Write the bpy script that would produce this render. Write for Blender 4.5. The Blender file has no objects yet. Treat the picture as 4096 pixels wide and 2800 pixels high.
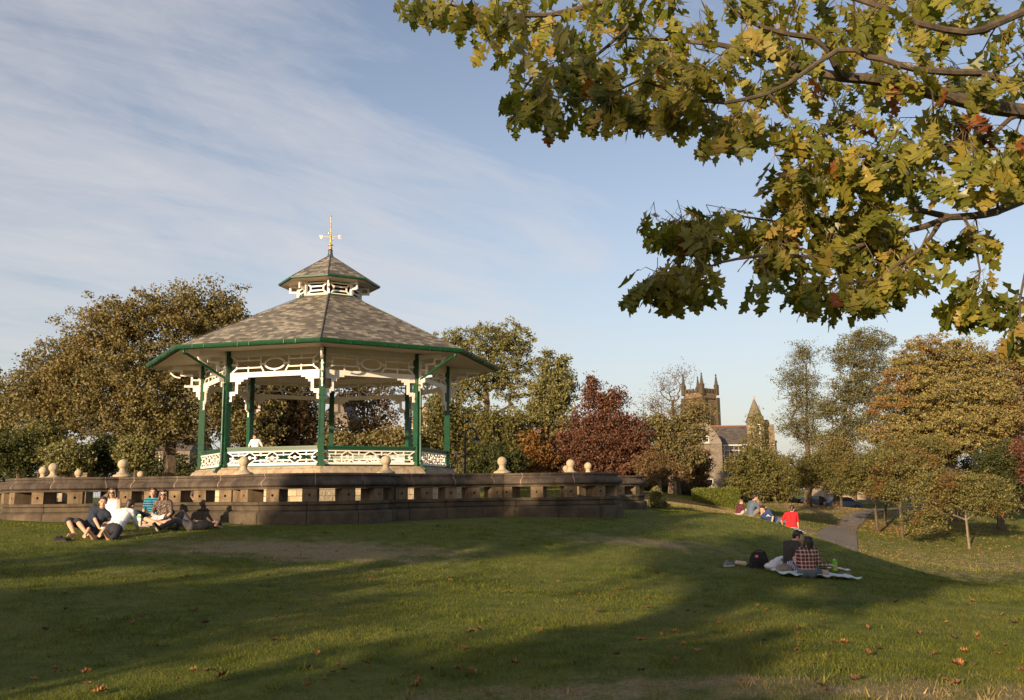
import bpy, bmesh, math, random
import numpy as np
from mathutils import Vector, Matrix, Quaternion
PI = math.pi; R = math.radians
rng = np.random.default_rng(7); random.seed(7)
S = bpy.context.scene; COL = S.collection

# ------------------------------------------------------------------ camera model (source pixels 4096x2800)
F = 3607.0; PITCH = 0.1543; ROLL = -0.0125
def P(px, py, y):
    """world point at forward distance y (m) seen at source pixel px,py"""
    a, b = px-2048.0, py-1400.0
    c, s = math.cos(ROLL), math.sin(ROLL)
    u, v = c*a+s*b, -s*a+c*b
    cp, sp = math.cos(PITCH), math.sin(PITCH)
    d = (u/F, cp+v/F*sp, sp-v/F*cp)
    k = y/d[1]
    return Vector((d[0]*k, y, d[2]*k))

# ------------------------------------------------------------------ helpers
def link(name, me, mat=None, parent=None, smooth=False):
    o = bpy.data.objects.new(name, me); COL.objects.link(o)
    if mat is not None:
        for m in (mat if isinstance(mat, (list, tuple)) else [mat]): me.materials.append(m)
    if parent is not None: o.parent = parent
    if smooth: me.polygons.foreach_set('use_smooth', [True]*len(me.polygons))
    return o
class MB:
    def __init__(s): s.v = []; s.f = []; s.mi = []
    def add(s, vs, fs, mi=0):
        n = len(s.v); s.v += [tuple(q) for q in vs]; s.f += [tuple(i+n for i in f) for f in fs]; s.mi += [mi]*len(fs)
        return s
    def box(s, c, d, rot=None, mi=0, taper=1.0):
        hx, hy, hz = d[0]/2, d[1]/2, d[2]/2
        vs = []
        for z, t in ((-hz, 1), (hz, taper)):
            for x, y in ((-hx, -hy), (hx, -hy), (hx, hy), (-hx, hy)): vs.append(Vector((x*t, y*t, z)))
        if rot is not None: vs = [rot @ q for q in vs]
        vs = [q+Vector(c) for q in vs]
        return s.add(vs, [(3, 2, 1, 0), (4, 5, 6, 7), (0, 1, 5, 4), (1, 2, 6, 5), (2, 3, 7, 6), (3, 0, 4, 7)], mi)
    def bar(s, a, b, w, h, up=(0, 0, 1), mi=0):
        a, b = Vector(a), Vector(b); d = b-a; L = d.length
        if L < 1e-6: return s
        x = d/L; y = Vector(up).cross(x)
        if y.length < 1e-4: y = Vector((1, 0, 0)).cross(x)
        y.normalize(); z = x.cross(y)
        M = Matrix((x, y, z)).transposed()
        return s.box((a+b)/2, (L, w, h), M, mi)
    def tube(s, pts, rads, n=8, mi=0, cap=True, closed=False):
        pts = [Vector(p) for p in pts]
        if not isinstance(rads, (list, tuple)): rads = [rads]*len(pts)
        vs = []; prev = None; m = len(pts)
        for i, p in enumerate(pts):
            if closed: t = pts[(i+1) % m]-pts[i-1]
            else: t = pts[min(i+1, m-1)]-pts[max(i-1, 0)]
            t.normalize()
            if prev is None:
                r = t.cross(Vector((0, 0, 1)))
                if r.length < .1: r = t.cross(Vector((0, 1, 0)))
            else: r = prev-t*prev.dot(t)
            r.normalize(); prev = r; q = t.cross(r)
            for k in range(n):
                a = 2*PI*k/n; vs.append(p+(r*math.cos(a)+q*math.sin(a))*rads[i])
        fs = []
        for i in range(m if closed else m-1):
            j = (i+1) % m
            for k in range(n):
                k2 = (k+1) % n; fs.append((i*n+k, i*n+k2, j*n+k2, j*n+k))
        if cap and not closed: fs += [tuple(range(n))[::-1], tuple((m-1)*n+k for k in range(n))]
        return s.add(vs, fs, mi)
    def lathe(s, prof, c=(0, 0, 0), n=20, mi=0, M=None):
        vs = []; c = Vector(c)
        for r, z in prof:
            for k in range(n):
                a = 2*PI*k/n; q = Vector((r*math.cos(a), r*math.sin(a), z)); vs.append((M @ q if M else q)+c)
        fs = [(i*n+k, i*n+(k+1) % n, (i+1)*n+(k+1) % n, (i+1)*n+k) for i in range(len(prof)-1) for k in range(n)]
        fs += [tuple(range(n))[::-1], tuple((len(prof)-1)*n+k for k in range(n))]
        return s.add(vs, fs, mi)
    def ell(s, c, r, M=None, n=12, m=8, mi=0):
        c = Vector(c); vs = []
        for i in range(1, m):
            t = PI*i/m
            for k in range(n):
                a = 2*PI*k/n; q = Vector((r[0]*math.sin(t)*math.cos(a), r[1]*math.sin(t)*math.sin(a), r[2]*math.cos(t)))
                vs.append((M @ q if M else q)+c)
        for zz in (1, -1):
            q = Vector((0, 0, r[2]*zz)); vs.append((M @ q if M else q)+c)
        T, B = len(vs)-2, len(vs)-1
        fs = [(i*n+k, (i+1)*n+k, (i+1)*n+(k+1) % n, i*n+(k+1) % n) for i in range(m-2) for k in range(n)]
        fs += [(T, k, (k+1) % n) for k in range(n)] + [(B, (m-2)*n+(k+1) % n, (m-2)*n+k) for k in range(n)]
        return s.add(vs, fs, mi)
    def cap(s, a, b, ra, rb, n=12):
        """tapered limb with round ends, closed"""
        a, b = Vector(a), Vector(b); d = b-a; L = max(d.length, 1e-5); t = d/L
        pts = []; rr = []
        for k in (0, 1, 2): an = PI/2*(1-k/3)*.98; pts.append(a-t*ra*math.sin(an)); rr.append(ra*math.cos(an))
        pts.append(a); rr.append(ra); pts.append(b); rr.append(rb)
        for k in (2, 1, 0): an = PI/2*(1-k/3)*.98; pts.append(b+t*rb*math.sin(an)); rr.append(rb*math.cos(an))
        return s.tube(pts, rr, n)
    def mesh(s, name='m'):
        me = bpy.data.meshes.new(name); me.from_pydata([tuple(q) for q in s.v], [], s.f)
        if any(s.mi): me.polygons.foreach_set('material_index', s.mi)
        me.update(); return me
    def build(s, name, mat, parent=None, smooth=False, bevel=0):
        me = s.mesh(name)
        if bevel:
            bm = bmesh.new(); bm.from_mesh(me)
            bmesh.ops.bevel(bm, geom=bm.edges[:], offset=bevel, segments=1, affect='EDGES', clamp_overlap=True)
            bm.to_mesh(me); bm.free()
        return link(name, me, mat, parent, smooth)
def tag(o, label=None, cat=None, group=None, kind=None):
    if label: o['label'] = label
    if cat: o['category'] = cat
    if group: o['group'] = group
    if kind: o['kind'] = kind
    return o
def thing(name, label, cat, loc=(0, 0, 0), group=None):
    """Empty at the base; parts are built in world coordinates and keep them"""
    o = bpy.data.objects.new(name, None); COL.objects.link(o); o.empty_display_size = .2
    o.location = loc
    return tag(o, label, cat, group)
def adopt(root):
    """shift children's meshes into the Empty's own frame"""
    M = Matrix.Translation(-Vector(root.location)); done = set()
    for c in root.children:
        for q in [c]+list(c.children):
            if q.type == 'MESH' and q.data.name not in done: q.data.transform(M); done.add(q.data.name)
def quads_mesh(name, V4, nper=4):
    """V4: (n, nper, 3) array, each row one polygon"""
    n = V4.shape[0]; me = bpy.data.meshes.new(name)
    me.vertices.add(n*nper); me.vertices.foreach_set('co', V4.reshape(-1).astype(np.float32))
    me.loops.add(n*nper); me.loops.foreach_set('vertex_index', np.arange(n*nper, dtype=np.int32))
    me.polygons.add(n); me.polygons.foreach_set('loop_start', np.arange(0, n*nper, nper, dtype=np.int32))
    me.polygons.foreach_set('loop_total', np.full(n, nper, dtype=np.int32))
    me.update(calc_edges=True); return me

# ------------------------------------------------------------------ materials
def new_mat(name):
    m = bpy.data.materials.new(name); m.use_nodes = True; nt = m.node_tree
    return m, nt, nt.nodes['Principled BSDF']
def N(nt, typ, ins=None, **kw):
    n = nt.nodes.new(typ)
    for k, v in kw.items(): setattr(n, k, v)
    if ins:
        for k, v in ins.items():
            if isinstance(v, bpy.types.NodeSocket): nt.links.new(v, n.inputs[k])
            else: n.inputs[k].default_value = v
    return n
def ramp(nt, fac, stops, interp='LINEAR'):
    n = nt.nodes.new('ShaderNodeValToRGB'); nt.links.new(fac, n.inputs[0]); n.color_ramp.interpolation = interp
    el = n.color_ramp.elements
    while len(el) < len(stops): el.new(.5)
    for e, (p, c) in zip(el, stops): e.position = p; e.color = (*c, 1) if len(c) == 3 else c
    return n.outputs[0]
def noise(nt, vec, scale, detail=4, rough=.55, dim='3D'):
    return N(nt, 'ShaderNodeTexNoise', {'Vector': vec, 'Scale': scale, 'Detail': detail, 'Roughness': rough}).outputs['Fac']
def mixc(nt, f, a, b, mode='MIX'):
    n = nt.nodes.new('ShaderNodeMix'); n.data_type = 'RGBA'; n.blend_type = mode
    for k, v in ((0, f), (6, a), (7, b)):
        if isinstance(v, bpy.types.NodeSocket): nt.links.new(v, n.inputs[k])
        elif k == 0: n.inputs[0].default_value = v
        else: n.inputs[k].default_value = (*v, 1)
    return n.outputs[2]
def bump(nt, bs, h, dist=.02, strength=.6):
    b = N(nt, 'ShaderNodeBump', {'Height': h, 'Distance': dist, 'Strength': strength}); nt.links.new(b.outputs[0], bs.inputs['Normal'])
def simple(name, col, rough=.6, metal=0, var=.12, scale=8, bmp=0, spec=None):
    m, nt, bs = new_mat(name)
    tc = N(nt, 'ShaderNodeTexCoord').outputs['Object']
    f = noise(nt, tc, scale)
    c0 = tuple(max(0, c*(1-var)) for c in col); c1 = tuple(c*(1+var) for c in col)
    nt.links.new(ramp(nt, f, [(.3, c0), (.7, c1)]), bs.inputs['Base Color'])
    bs.inputs['Roughness'].default_value = rough; bs.inputs['Metallic'].default_value = metal
    if spec is not None: bs.inputs['Specular IOR Level'].default_value = spec
    if bmp: bump(nt, bs, noise(nt, tc, scale*5), bmp)
    return m
def stone(name, cols, scale=2.2, bmp=.01, rough=.9, grit=40):
    m, nt, bs = new_mat(name); tc = N(nt, 'ShaderNodeTexCoord').outputs['Object']
    a = noise(nt, tc, scale, 6, .65); b = noise(nt, tc, grit, 3)
    c = ramp(nt, a, [(.28, cols[0]), (.5, cols[1]), (.72, cols[2])])
    c = mixc(nt, .35, c, ramp(nt, b, [(.3, (.5, .5, .5)), (.7, (1.3, 1.3, 1.3))]), 'MULTIPLY')
    run = noise(nt, N(nt, 'ShaderNodeMapping', {'Vector': tc, 'Scale': (1, 1, .12)}).outputs[0], 5.5, 5, .7)      # rain streaks and soot
    c = mixc(nt, .75, c, ramp(nt, run, [(.34, (.45, .43, .42)), (.52, (1, 1, 1)), (.75, (1.25, 1.22, 1.15))]), 'MULTIPLY')
    nt.links.new(c, bs.inputs['Base Color']); bs.inputs['Roughness'].default_value = rough
    bs.inputs['Specular IOR Level'].default_value = .25
    bump(nt, bs, mixc(nt, .5, a, b), bmp, .7); return m
def leafmat(name, cols, patch=None, pscale=.35, trans=.3, rough=.6):
    """cols = 3 colours picked per leaf; patch = colours of whole sprays"""
    m, nt, bs = new_mat(name)
    g = N(nt, 'ShaderNodeNewGeometry'); tc = N(nt, 'ShaderNodeTexCoord').outputs['Object']
    c = ramp(nt, g.outputs['Random Per Island'], [(0, cols[0]), (.5, cols[1]), (1, cols[2])])
    if patch:
        f = ramp(nt, noise(nt, tc, pscale, 4, .6), [(.52, (0, 0, 0)), (.62, (1, 1, 1))])
        c = mixc(nt, f, c, mixc(nt, g.outputs['Random Per Island'], patch[0], patch[1]))
    nt.links.new(c, bs.inputs['Base Color']); bs.inputs['Roughness'].default_value = rough
    bs.inputs['Specular IOR Level'].default_value = .2
    tr = N(nt, 'ShaderNodeBsdfTranslucent'); nt.links.new(mixc(nt, 1, c, (1.2, 1.1, .7), 'MULTIPLY'), tr.inputs[0])
    mx = N(nt, 'ShaderNodeMixShader', {0: trans}); out = nt.nodes['Material Output']
    nt.links.new(bs.outputs[0], mx.inputs[1]); nt.links.new(tr.outputs[0], mx.inputs[2]); nt.links.new(mx.outputs[0], out.inputs[0])
    return m
M = {}
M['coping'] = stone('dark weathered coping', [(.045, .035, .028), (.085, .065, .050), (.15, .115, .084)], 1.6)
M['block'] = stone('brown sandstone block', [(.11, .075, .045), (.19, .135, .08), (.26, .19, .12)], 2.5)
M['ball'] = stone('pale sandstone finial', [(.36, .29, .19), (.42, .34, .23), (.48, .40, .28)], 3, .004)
M['green'] = simple('bandstand green paint', (.008, .058, .024), .34, 0, .18, 5)
M['white'] = simple('cream white paint', (.80, .74, .66), .5, 0, .05, 4)
M['cream'] = simple('soffit cream paint', (.60, .50, .36), .6, 0, .08, 3)
M['gold'] = simple('gilded metal', (.50, .32, .12), .4, .6, .1, 6)
M['lead'] = simple('lead flashing', (.07, .08, .09), .5, .3, .1, 6)
M['iron'] = simple('black iron', (.012, .012, .014), .5, .2, .1, 6)
M['glass'] = simple('dark window glass', (.03, .035, .045), .08, 0, .2, 2, spec=.8)
M['wframe'] = simple('white window frame', (.65, .62, .56), .5, 0, .06)
M['bark'] = stone('bark', [(.05, .036, .024), (.10, .075, .05), (.16, .12, .08)], 5, .03, .95, 25)
M['barkoak'] = stone('oak bark', [(.045, .034, .026), (.085, .065, .045), (.14, .11, .075)], 6, .006, .9, 45)
M['barkpale'] = stone('pale bark', [(.14, .10, .07), (.22, .17, .12), (.3, .24, .17)], 5, .02, .9, 25)

# plinth stone with course joints (joints cut by brick texture on generated UV)
def ashlar(name, cols, w, h, mortar=(.03, .022, .016), ms=.012, rock=0, uvn=True):
    m, nt, bs = new_mat(name); tx = N(nt, 'ShaderNodeTexCoord')
    uv = tx.outputs['UV']; tc = tx.outputs['Object']
    br = N(nt, 'ShaderNodeTexBrick', {'Vector': uv, 'Scale': 1.0, 'Mortar Size': ms, 'Mortar Smooth': .2, 'Bias': 0.0,
                                     'Brick Width': w, 'Row Height': h, 'Color1': (.75, .75, .75, 1), 'Color2': (1.25, 1.2, 1.15, 1)})
    br.inputs['Mortar'].default_value = (.9, .9, .9, 1)
    a = noise(nt, tc, 1.8, 6, .65)
    c = ramp(nt, a, [(.28, cols[0]), (.5, cols[1]), (.72, cols[2])])
    c = mixc(nt, 1, c, br.outputs['Color'], 'MULTIPLY')
    c = mixc(nt, br.outputs['Fac'], c, mortar)
    nt.links.new(c, bs.inputs['Base Color']); bs.inputs['Roughness'].default_value = .9
    bs.inputs['Specular IOR Level'].default_value = .2
    inv = N(nt, 'ShaderNodeMath', {0: 1.0, 1: br.outputs['Fac']}, operation='SUBTRACT').outputs[0]
    h2 = N(nt, 'ShaderNodeMath', {0: noise(nt, tc, 9 if rock else 30, 5, .6), 1: 1.0 if rock else .25}, operation='MULTIPLY').outputs[0]
    hh = N(nt, 'ShaderNodeMath', {0: inv, 1: h2}, operation='ADD').outputs[0]
    bump(nt, bs, hh, .06 if rock else .015, .8)
    return m
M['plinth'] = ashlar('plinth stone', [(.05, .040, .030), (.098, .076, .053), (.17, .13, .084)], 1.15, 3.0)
M['rock'] = ashlar('rock faced stone', [(.36, .29, .19), (.46, .38, .26), (.55, .46, .33)], .5, .2, (.25, .19, .12), .01, 1)
M['dress'] = stone('dressed sandstone', [(.28, .21, .14), (.38, .29, .2), (.46, .37, .26)], 2.0)
M['house'] = ashlar('house stone', [(.24, .18, .12), (.34, .26, .18), (.42, .33, .23)], .6, .25, (.2, .15, .1), .008)
M['housegrey'] = ashlar('grey brick house', [(.15, .125, .10), (.19, .16, .13), (.24, .20, .16)], .3, .1, (.22, .19, .16), .006)
M['church'] = ashlar('church stone', [(.10, .075, .05), (.19, .14, .09), (.30, .23, .15)], .8, .35, (.08, .06, .04), .01)
def slates(name, cols, w, h, ms=.006):
    m, nt, bs = new_mat(name); tx = N(nt, 'ShaderNodeTexCoord'); uv = tx.outputs['UV']
    br = N(nt, 'ShaderNodeTexBrick', {'Vector': uv, 'Scale': 1.0, 'Mortar Size': ms, 'Mortar Smooth': .1,
                                     'Brick Width': w, 'Row Height': h, 'Color1': (0, 0, 0, 1), 'Color2': (1, 1, 1, 1)})
    br.inputs['Mortar'].default_value = (.5, .5, .5, 1)
    big = noise(nt, uv, .9, 4, .6)
    f = N(nt, 'ShaderNodeMath', {0: br.outputs['Color'], 1: .55}, operation='MULTIPLY').outputs[0]
    f = N(nt, 'ShaderNodeMath', {0: f, 1: big}, operation='ADD').outputs[0]
    f = N(nt, 'ShaderNodeMath', {0: f, 1: -.26}, operation='ADD').outputs[0]
    c = ramp(nt, f, [(.1, cols[0]), (.5, cols[1]), (.8, cols[2])])
    c = mixc(nt, br.outputs['Fac'], c, (.03, .025, .02))
    nt.links.new(c, bs.inputs['Base Color']); bs.inputs['Roughness'].default_value = .75
    bump(nt, bs, br.outputs['Color'], .008, .5); return m
M['slate'] = slates('weathered slates', [(.040, .036, .031), (.110, .096, .078), (.27, .24, .19)], .20, 1.0)
M['slatefar'] = slates('house slates', [(.05, .042, .038), (.085, .07, .06), (.12, .10, .085)], .4, .25)

# ------------------------------------------------------------------ terrain
CX, CY, PHI = -6.95, 34.5, R(9.0)      # centre of the bandstand terrace
ctrl = [(-30, -5, -1.2), (-10, -5, -1.5), (0, 0, -1.58), (10, 0, -1.8), (25, 0, -3.2), (45, 0, -5), (0, -40, -1.8), (-40, -40, -1.5), (40, -40, -4.5),
        (-60, 20, -.8), (-100, 60, -1), (-30, 25, -.75), (-15, 18, -.82), (-8, 12, -1.25), (0, 10, -1.5), (5, 10, -1.72)]
for a in range(0, 360, 30):
    for rr in (8, 12.3): ctrl.append((CX+rr*math.sin(R(a)), CY-rr*math.cos(R(a)), {(12.3, 330): -.66, (12.3, 300): -.52, (12.3, 270): -.5}.get((rr, a), -.8)))
for px, py, d in [(0, 2800, 6.9), (2048, 2800, 6.5), (4096, 2800, 6.0), (400, 2195, 18.3), (50, 2080, 24.5), (400, 2086, 24), (2048, 2300, 17), (3250, 2300, 18.4), (1200, 2400, 12.8),
                  (2700, 2052, 34), (2820, 2052, 35), (3000, 2072, 34.5), (3167, 2112, 32), (3350, 2177, 28), (3525, 2262, 24), (3650, 2312, 21.5), (3800, 2338, 19.5), (4096, 2345, 18),
                  (2700, 2015, 50), (2620, 1992, 58), (2750, 2000, 62), (2950, 2030, 62), (3050, 2085, 50), (2950, 2080, 42), (3150, 2110, 48), (3100, 2045, 75),
                  (3270, 2145, 62), (3430, 2206, 57), (3430, 2120, 76), (3470, 2050, 103), (3878, 2195, 64), (4096, 2330, 44), (3700, 2330, 44), (3600, 2030, 102),
                  (4096, 2130, 75), (3700, 2130, 74), (3240, 2020, 100), (2800, 1995, 85), (4300, 2500, 30), (3700, 2420, 33), (3950, 2440, 29), (3400, 2280, 42)]:
    p = P(px, py, d); ctrl.append(tuple(p))
for x, y, z in [(-60, 110, -1), (0, 120, -1.2), (40, 130, -2.2), (80, 100, -3), (120, 60, -4), (60, 50, -4.6), (-150, 200, -1), (0, 250, -2), (200, 200, -3), (0, 700, -2), (-500, 400, -1), (500, 400, -3), (-400, -200, -2), (400, -200, -5), (700, 700, -3), (-700, 700, -2)]:
    ctrl.append((x, y, z))
ctrl = np.array(ctrl)
def _k(d2): return .5*d2*np.log(d2+1e-9)
A = ctrl[:, :2]; n_ = len(A); K = _k(((A[:, None]-A[None])**2).sum(-1))+np.eye(n_)*1.5
Pm = np.c_[np.ones(n_), A]; L_ = np.zeros((n_+3, n_+3)); L_[:n_, :n_] = K; L_[:n_, n_:] = Pm; L_[n_:, :n_] = Pm.T
W_ = np.linalg.solve(L_, np.r_[ctrl[:, 2], 0, 0, 0])
def ground(x, y):
    x = np.atleast_1d(np.asarray(x, float)).ravel(); y = np.atleast_1d(np.asarray(y, float)).ravel(); out = np.empty(len(x))
    for i in range(0, len(x), 20000):
        q = np.c_[x[i:i+20000], y[i:i+20000]]
        k = _k(((q[:, None]-A[None])**2).sum(-1))
        out[i:i+20000] = k @ W_[:n_] + W_[n_] + q @ W_[n_+1:]
    out += .025*np.sin(x*.9+.4*y)*np.sin(y*.7-.3*x) + .012*np.sin(2.3*x+1)*np.sin(1.9*y)
    r = np.hypot(x-CX, y-CY); t = np.clip((r-7.5)/3.0, 0, 1)       # level terrace
    return out*t + (1-t)*(-.80)
def gz(x, y): return float(ground([x], [y])[0])
DRY = []   # (x, y, rx, ry, amount)
for px, py, d, rx, ry, am in [(1200, 2190, 18.8, 3.4, 1.5, 1.3), (620, 2215, 18, 1.6, .5, 1.0), (1650, 2190, 19, 1.6, .9, .95), (460, 2135, 20.5, .9, .6, .9), (2560, 2140, 22, 2.2, .9, 1.0),
                             (2900, 2160, 21, 1.8, .8, .5), (2900, 2790, 6.6, 2.6, .6, .95), (3500, 2800, 6.3, 2.2, .6, .9), (2300, 2760, 7, 1.2, .45, .5),
                             (3000, 2090, 30, 2.5, 3, .4), (2750, 2010, 54, 11, 12, 1.15), (3050, 2080, 48, 7, 12, 1.1), (3700, 2300, 48, 9, 9, .72), (4000, 2250, 56, 16, 14, .80), (3300, 2030, 95, 16, 18, 1.0), (3150, 2060, 62, 7, 9, 1.0), (3500, 2260, 27, 3, 3, .4), (1350, 2240, 16.5, 1.3, .5, .7), (200, 2160, 21, 1.4, .5, .4)]:
    q = P(px, py, d); DRY.append((q.x, q.y, rx, ry, am))
def dryness(x, y):
    x = np.asarray(x); y = np.asarray(y); o = np.zeros(len(x))
    for cx, cy, rx, ry, am in DRY:
        o = np.maximum(o, am*np.exp(-(((x-cx)/rx)**2+((y-cy)/ry)**2)*.8))
    return o
def axis(parts):
    out = []
    for a, b, st in parts: out += list(np.arange(a, b, st))
    return np.array(out+[parts[-1][1]])
xs = axis([(-700, -120, 40), (-120, -40, 5), (-40, -24, 1.2), (-24, 34, .4), (34, 60, 1.2), (60, 140, 5), (140, 700, 40)])
ys = axis([(-250, -30, 15), (-30, 4, 2), (4, 40, .4), (40, 80, .8), (80, 140, 3), (140, 800, 40)])
X, Y = np.meshgrid(xs, ys); Z = ground(X, Y)
nx, ny = len(xs), len(ys)
me = bpy.data.meshes.new('lawn'); me.vertices.add(nx*ny); me.vertices.foreach_set('co', np.c_[X.ravel(), Y.ravel(), Z].ravel().astype(np.float32))
I = (np.arange(ny-1)[:, None]*nx+np.arange(nx-1)[None]).ravel()
Q = np.c_[I, I+1, I+1+nx, I+nx].astype(np.int32); me.loops.add(Q.size); me.loops.foreach_set('vertex_index', Q.ravel())
me.polygons.add(len(Q)); me.polygons.foreach_set('loop_start', np.arange(0, Q.size, 4, dtype=np.int32)); me.polygons.foreach_set('loop_total', np.full(len(Q), 4, dtype=np.int32))
me.update(calc_edges=True); me.polygons.foreach_set('use_smooth', [True]*len(Q))
at = me.attributes.new('dry', 'FLOAT', 'POINT'); at.data.foreach_set('value', dryness(X.ravel(), Y.ravel()).astype(np.float32))
def grassmat(name, blades):
    m, nt, bs = new_mat(name); g = N(nt, 'ShaderNodeNewGeometry'); pos = g.outputs['Position']
    dry = N(nt, 'ShaderNodeAttribute', attribute_name='dry').outputs['Fac']
    big = noise(nt, pos, .55, 5, .6); mid = noise(nt, pos, 2.6, 6, .7); fine = noise(nt, pos, 26, 4, .7)
    c = ramp(nt, mid, [(.3, (.066, .088, .013)), (.5, (.116, .138, .023)), (.72, (.185, .188, .042))])
    c = mixc(nt, ramp(nt, big, [(.45, (0, 0, 0)), (.7, (.55, .55, .55))]), c, (.19, .18, .05))
    clump = noise(nt, pos, 1.7, 7, .72)
    k = N(nt, 'ShaderNodeMath', {0: clump, 1: 3.0, 2: -1.5}, operation='MULTIPLY_ADD').outputs[0]
    k = N(nt, 'ShaderNodeMath', {0: dry, 1: k}, operation='ADD').outputs[0]
    k = N(nt, 'ShaderNodeMath', {0: fine, 1: .6, 2: k}, operation='MULTIPLY_ADD').outputs[0]
    df = ramp(nt, N(nt, 'ShaderNodeMath', {0: k, 1: .5}, operation='MULTIPLY').outputs[0], [(.40, (0, 0, 0)), (.72, (1, 1, 1))])
    gate = N(nt, 'ShaderNodeMath', {0: dry, 1: 4.0}, operation='MULTIPLY', use_clamp=True).outputs[0]; df = mixc(nt, gate, (0, 0, 0), df)
    c = mixc(nt, df, c, mixc(nt, fine, (.19, .14, .075), (.40, .31, .17)))
    if blades: c = mixc(nt, .8, c, ramp(nt, g.outputs['Random Per Island'], [(0, (.55, .55, .5)), (.8, (1.35, 1.3, 1.1)), (1, (2.2, 1.8, 1.4))]), 'MULTIPLY')
    else: c = mixc(nt, .5, c, ramp(nt, fine, [(.3, (.55, .55, .55)), (.7, (1.35, 1.35, 1.35))]), 'MULTIPLY')
    nt.links.new(c, bs.inputs['Base Color']); bs.inputs['Roughness'].default_value = .85; bs.inputs['Specular IOR Level'].default_value = .12
    if blades:
        tr = N(nt, 'ShaderNodeBsdfTranslucent', {0: c}); mx = N(nt, 'ShaderNodeMixShader', {0: .35}); out = nt.nodes['Material Output']
        nt.links.new(bs.outputs[0], mx.inputs[1]); nt.links.new(tr.outputs[0], mx.inputs[2]); nt.links.new(mx.outputs[0], out.inputs[0])
    else:
        bump(nt, bs, mixc(nt, .5, fine, noise(nt, pos, 70, 2)), .05, .9)
    return m
M['lawn'] = grassmat('lawn turf', False); M['blade'] = grassmat('grass blades', True)
lawn = link('lawn', me, M['lawn']); tag(lawn, 'short green park lawn with dry brown patches sloping into a valley', 'lawn', kind='structure')

# grass blades (stuff) in front of the wall, finer and denser near the camera
def blades():
    out = []
    for y0, y1, dens, hh, ww in [(5.6, 9, 2600, .042, .0045), (9, 14, 1300, .045, .006), (14, 22, 620, .048, .010), (22, 44, 190, .05, .018)]:
        w0, w1 = y0*.60+.6, y1*.60+.8; area = (w0+w1)*(y1-y0); n = int(area*dens)
        y = rng.uniform(y0, y1, n); w = y*.60+.7; x = rng.uniform(-1, 1, n)*w
        keep = rng.random(n) < 1-.55*dryness(x, y)
        r = np.hypot(x-CX, y-CY); keep &= r > 12.2
        x, y = x[keep], y[keep]; n = len(x); z = ground(x, y)
        h = hh*(rng.uniform(.4, 1.2, n)+(rng.random(n) < .04)*.7)*(.75+.5*np.sin(x*1.7+.6*y)*np.sin(1.3*y-x)*.6); a = rng.uniform(0, 2*PI, n); lean = rng.normal(0, .6, (n, 2))*h[:, None]
        dx, dy = np.cos(a)*ww/2, np.sin(a)*ww/2
        T = np.empty((n, 3, 3)); T[:, 0] = np.c_[x-dx, y-dy, z-.004]; T[:, 1] = np.c_[x+dx, y+dy, z-.004]; T[:, 2] = np.c_[x+lean[:, 0], y+lean[:, 1], z+h]
        out.append(T)
    for k in range(2):       # the far slope and the valley side
        n = (90000, 130000)[k]; x = rng.uniform((-2, 6)[k], (16, 62)[k], n); y = rng.uniform((44, 38)[k], (72, 108)[k], n); z = ground(x, y); h = .07*rng.uniform(.5, 1.3, n); a = rng.uniform(0, 2*PI, n); lean = rng.normal(0, .5, (n, 2))*h[:, None]
        r = np.hypot(x-CX, y-CY); q = r > 12.3; dx, dy = np.cos(a)*.022, np.sin(a)*.022
        T = np.empty((n, 3, 3)); T[:, 0] = np.c_[x-dx, y-dy, z-.004]; T[:, 1] = np.c_[x+dx, y+dy, z-.004]; T[:, 2] = np.c_[x+lean[:, 0], y+lean[:, 1], z+h]; out.append(T[q])
    return np.concatenate(out)
def tufts():
    n = 240; y = 5.8+16*rng.random(n)**1.6; x = rng.uniform(-1, 1, n)*(y*.6+.5); k = 16; x = np.repeat(x, k)+rng.normal(0, .045, n*k); y = np.repeat(y, k)+rng.normal(0, .045, n*k)
    z = ground(x, y); m_ = n*k; h = .058*rng.uniform(.5, 1.25, m_); a = rng.uniform(0, 2*PI, m_); w = .0045+.0004*y; lean = rng.normal(0, .55, (m_, 2))*h[:, None]; dx, dy = np.cos(a)*w, np.sin(a)*w
    T = np.empty((m_, 3, 3)); T[:, 0] = np.c_[x-dx, y-dy, z-.004]; T[:, 1] = np.c_[x+dx, y+dy, z-.004]; T[:, 2] = np.c_[x+lean[:, 0], y+lean[:, 1], z+h]; return T
BL = np.concatenate([blades(), tufts()]); me = quads_mesh('grass', BL, 3)
c_ = BL[:, 0]; dd = dryness(c_[:, 0], c_[:, 1]); at = me.attributes.new('dry', 'FLOAT', 'POINT'); at.data.foreach_set('value', np.repeat(dd, 3).astype(np.float32))
g = link('grass', me, M['blade']); tag(g, 'fine upright grass blades growing all over the near lawn', 'grass', kind='stuff')

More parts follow.
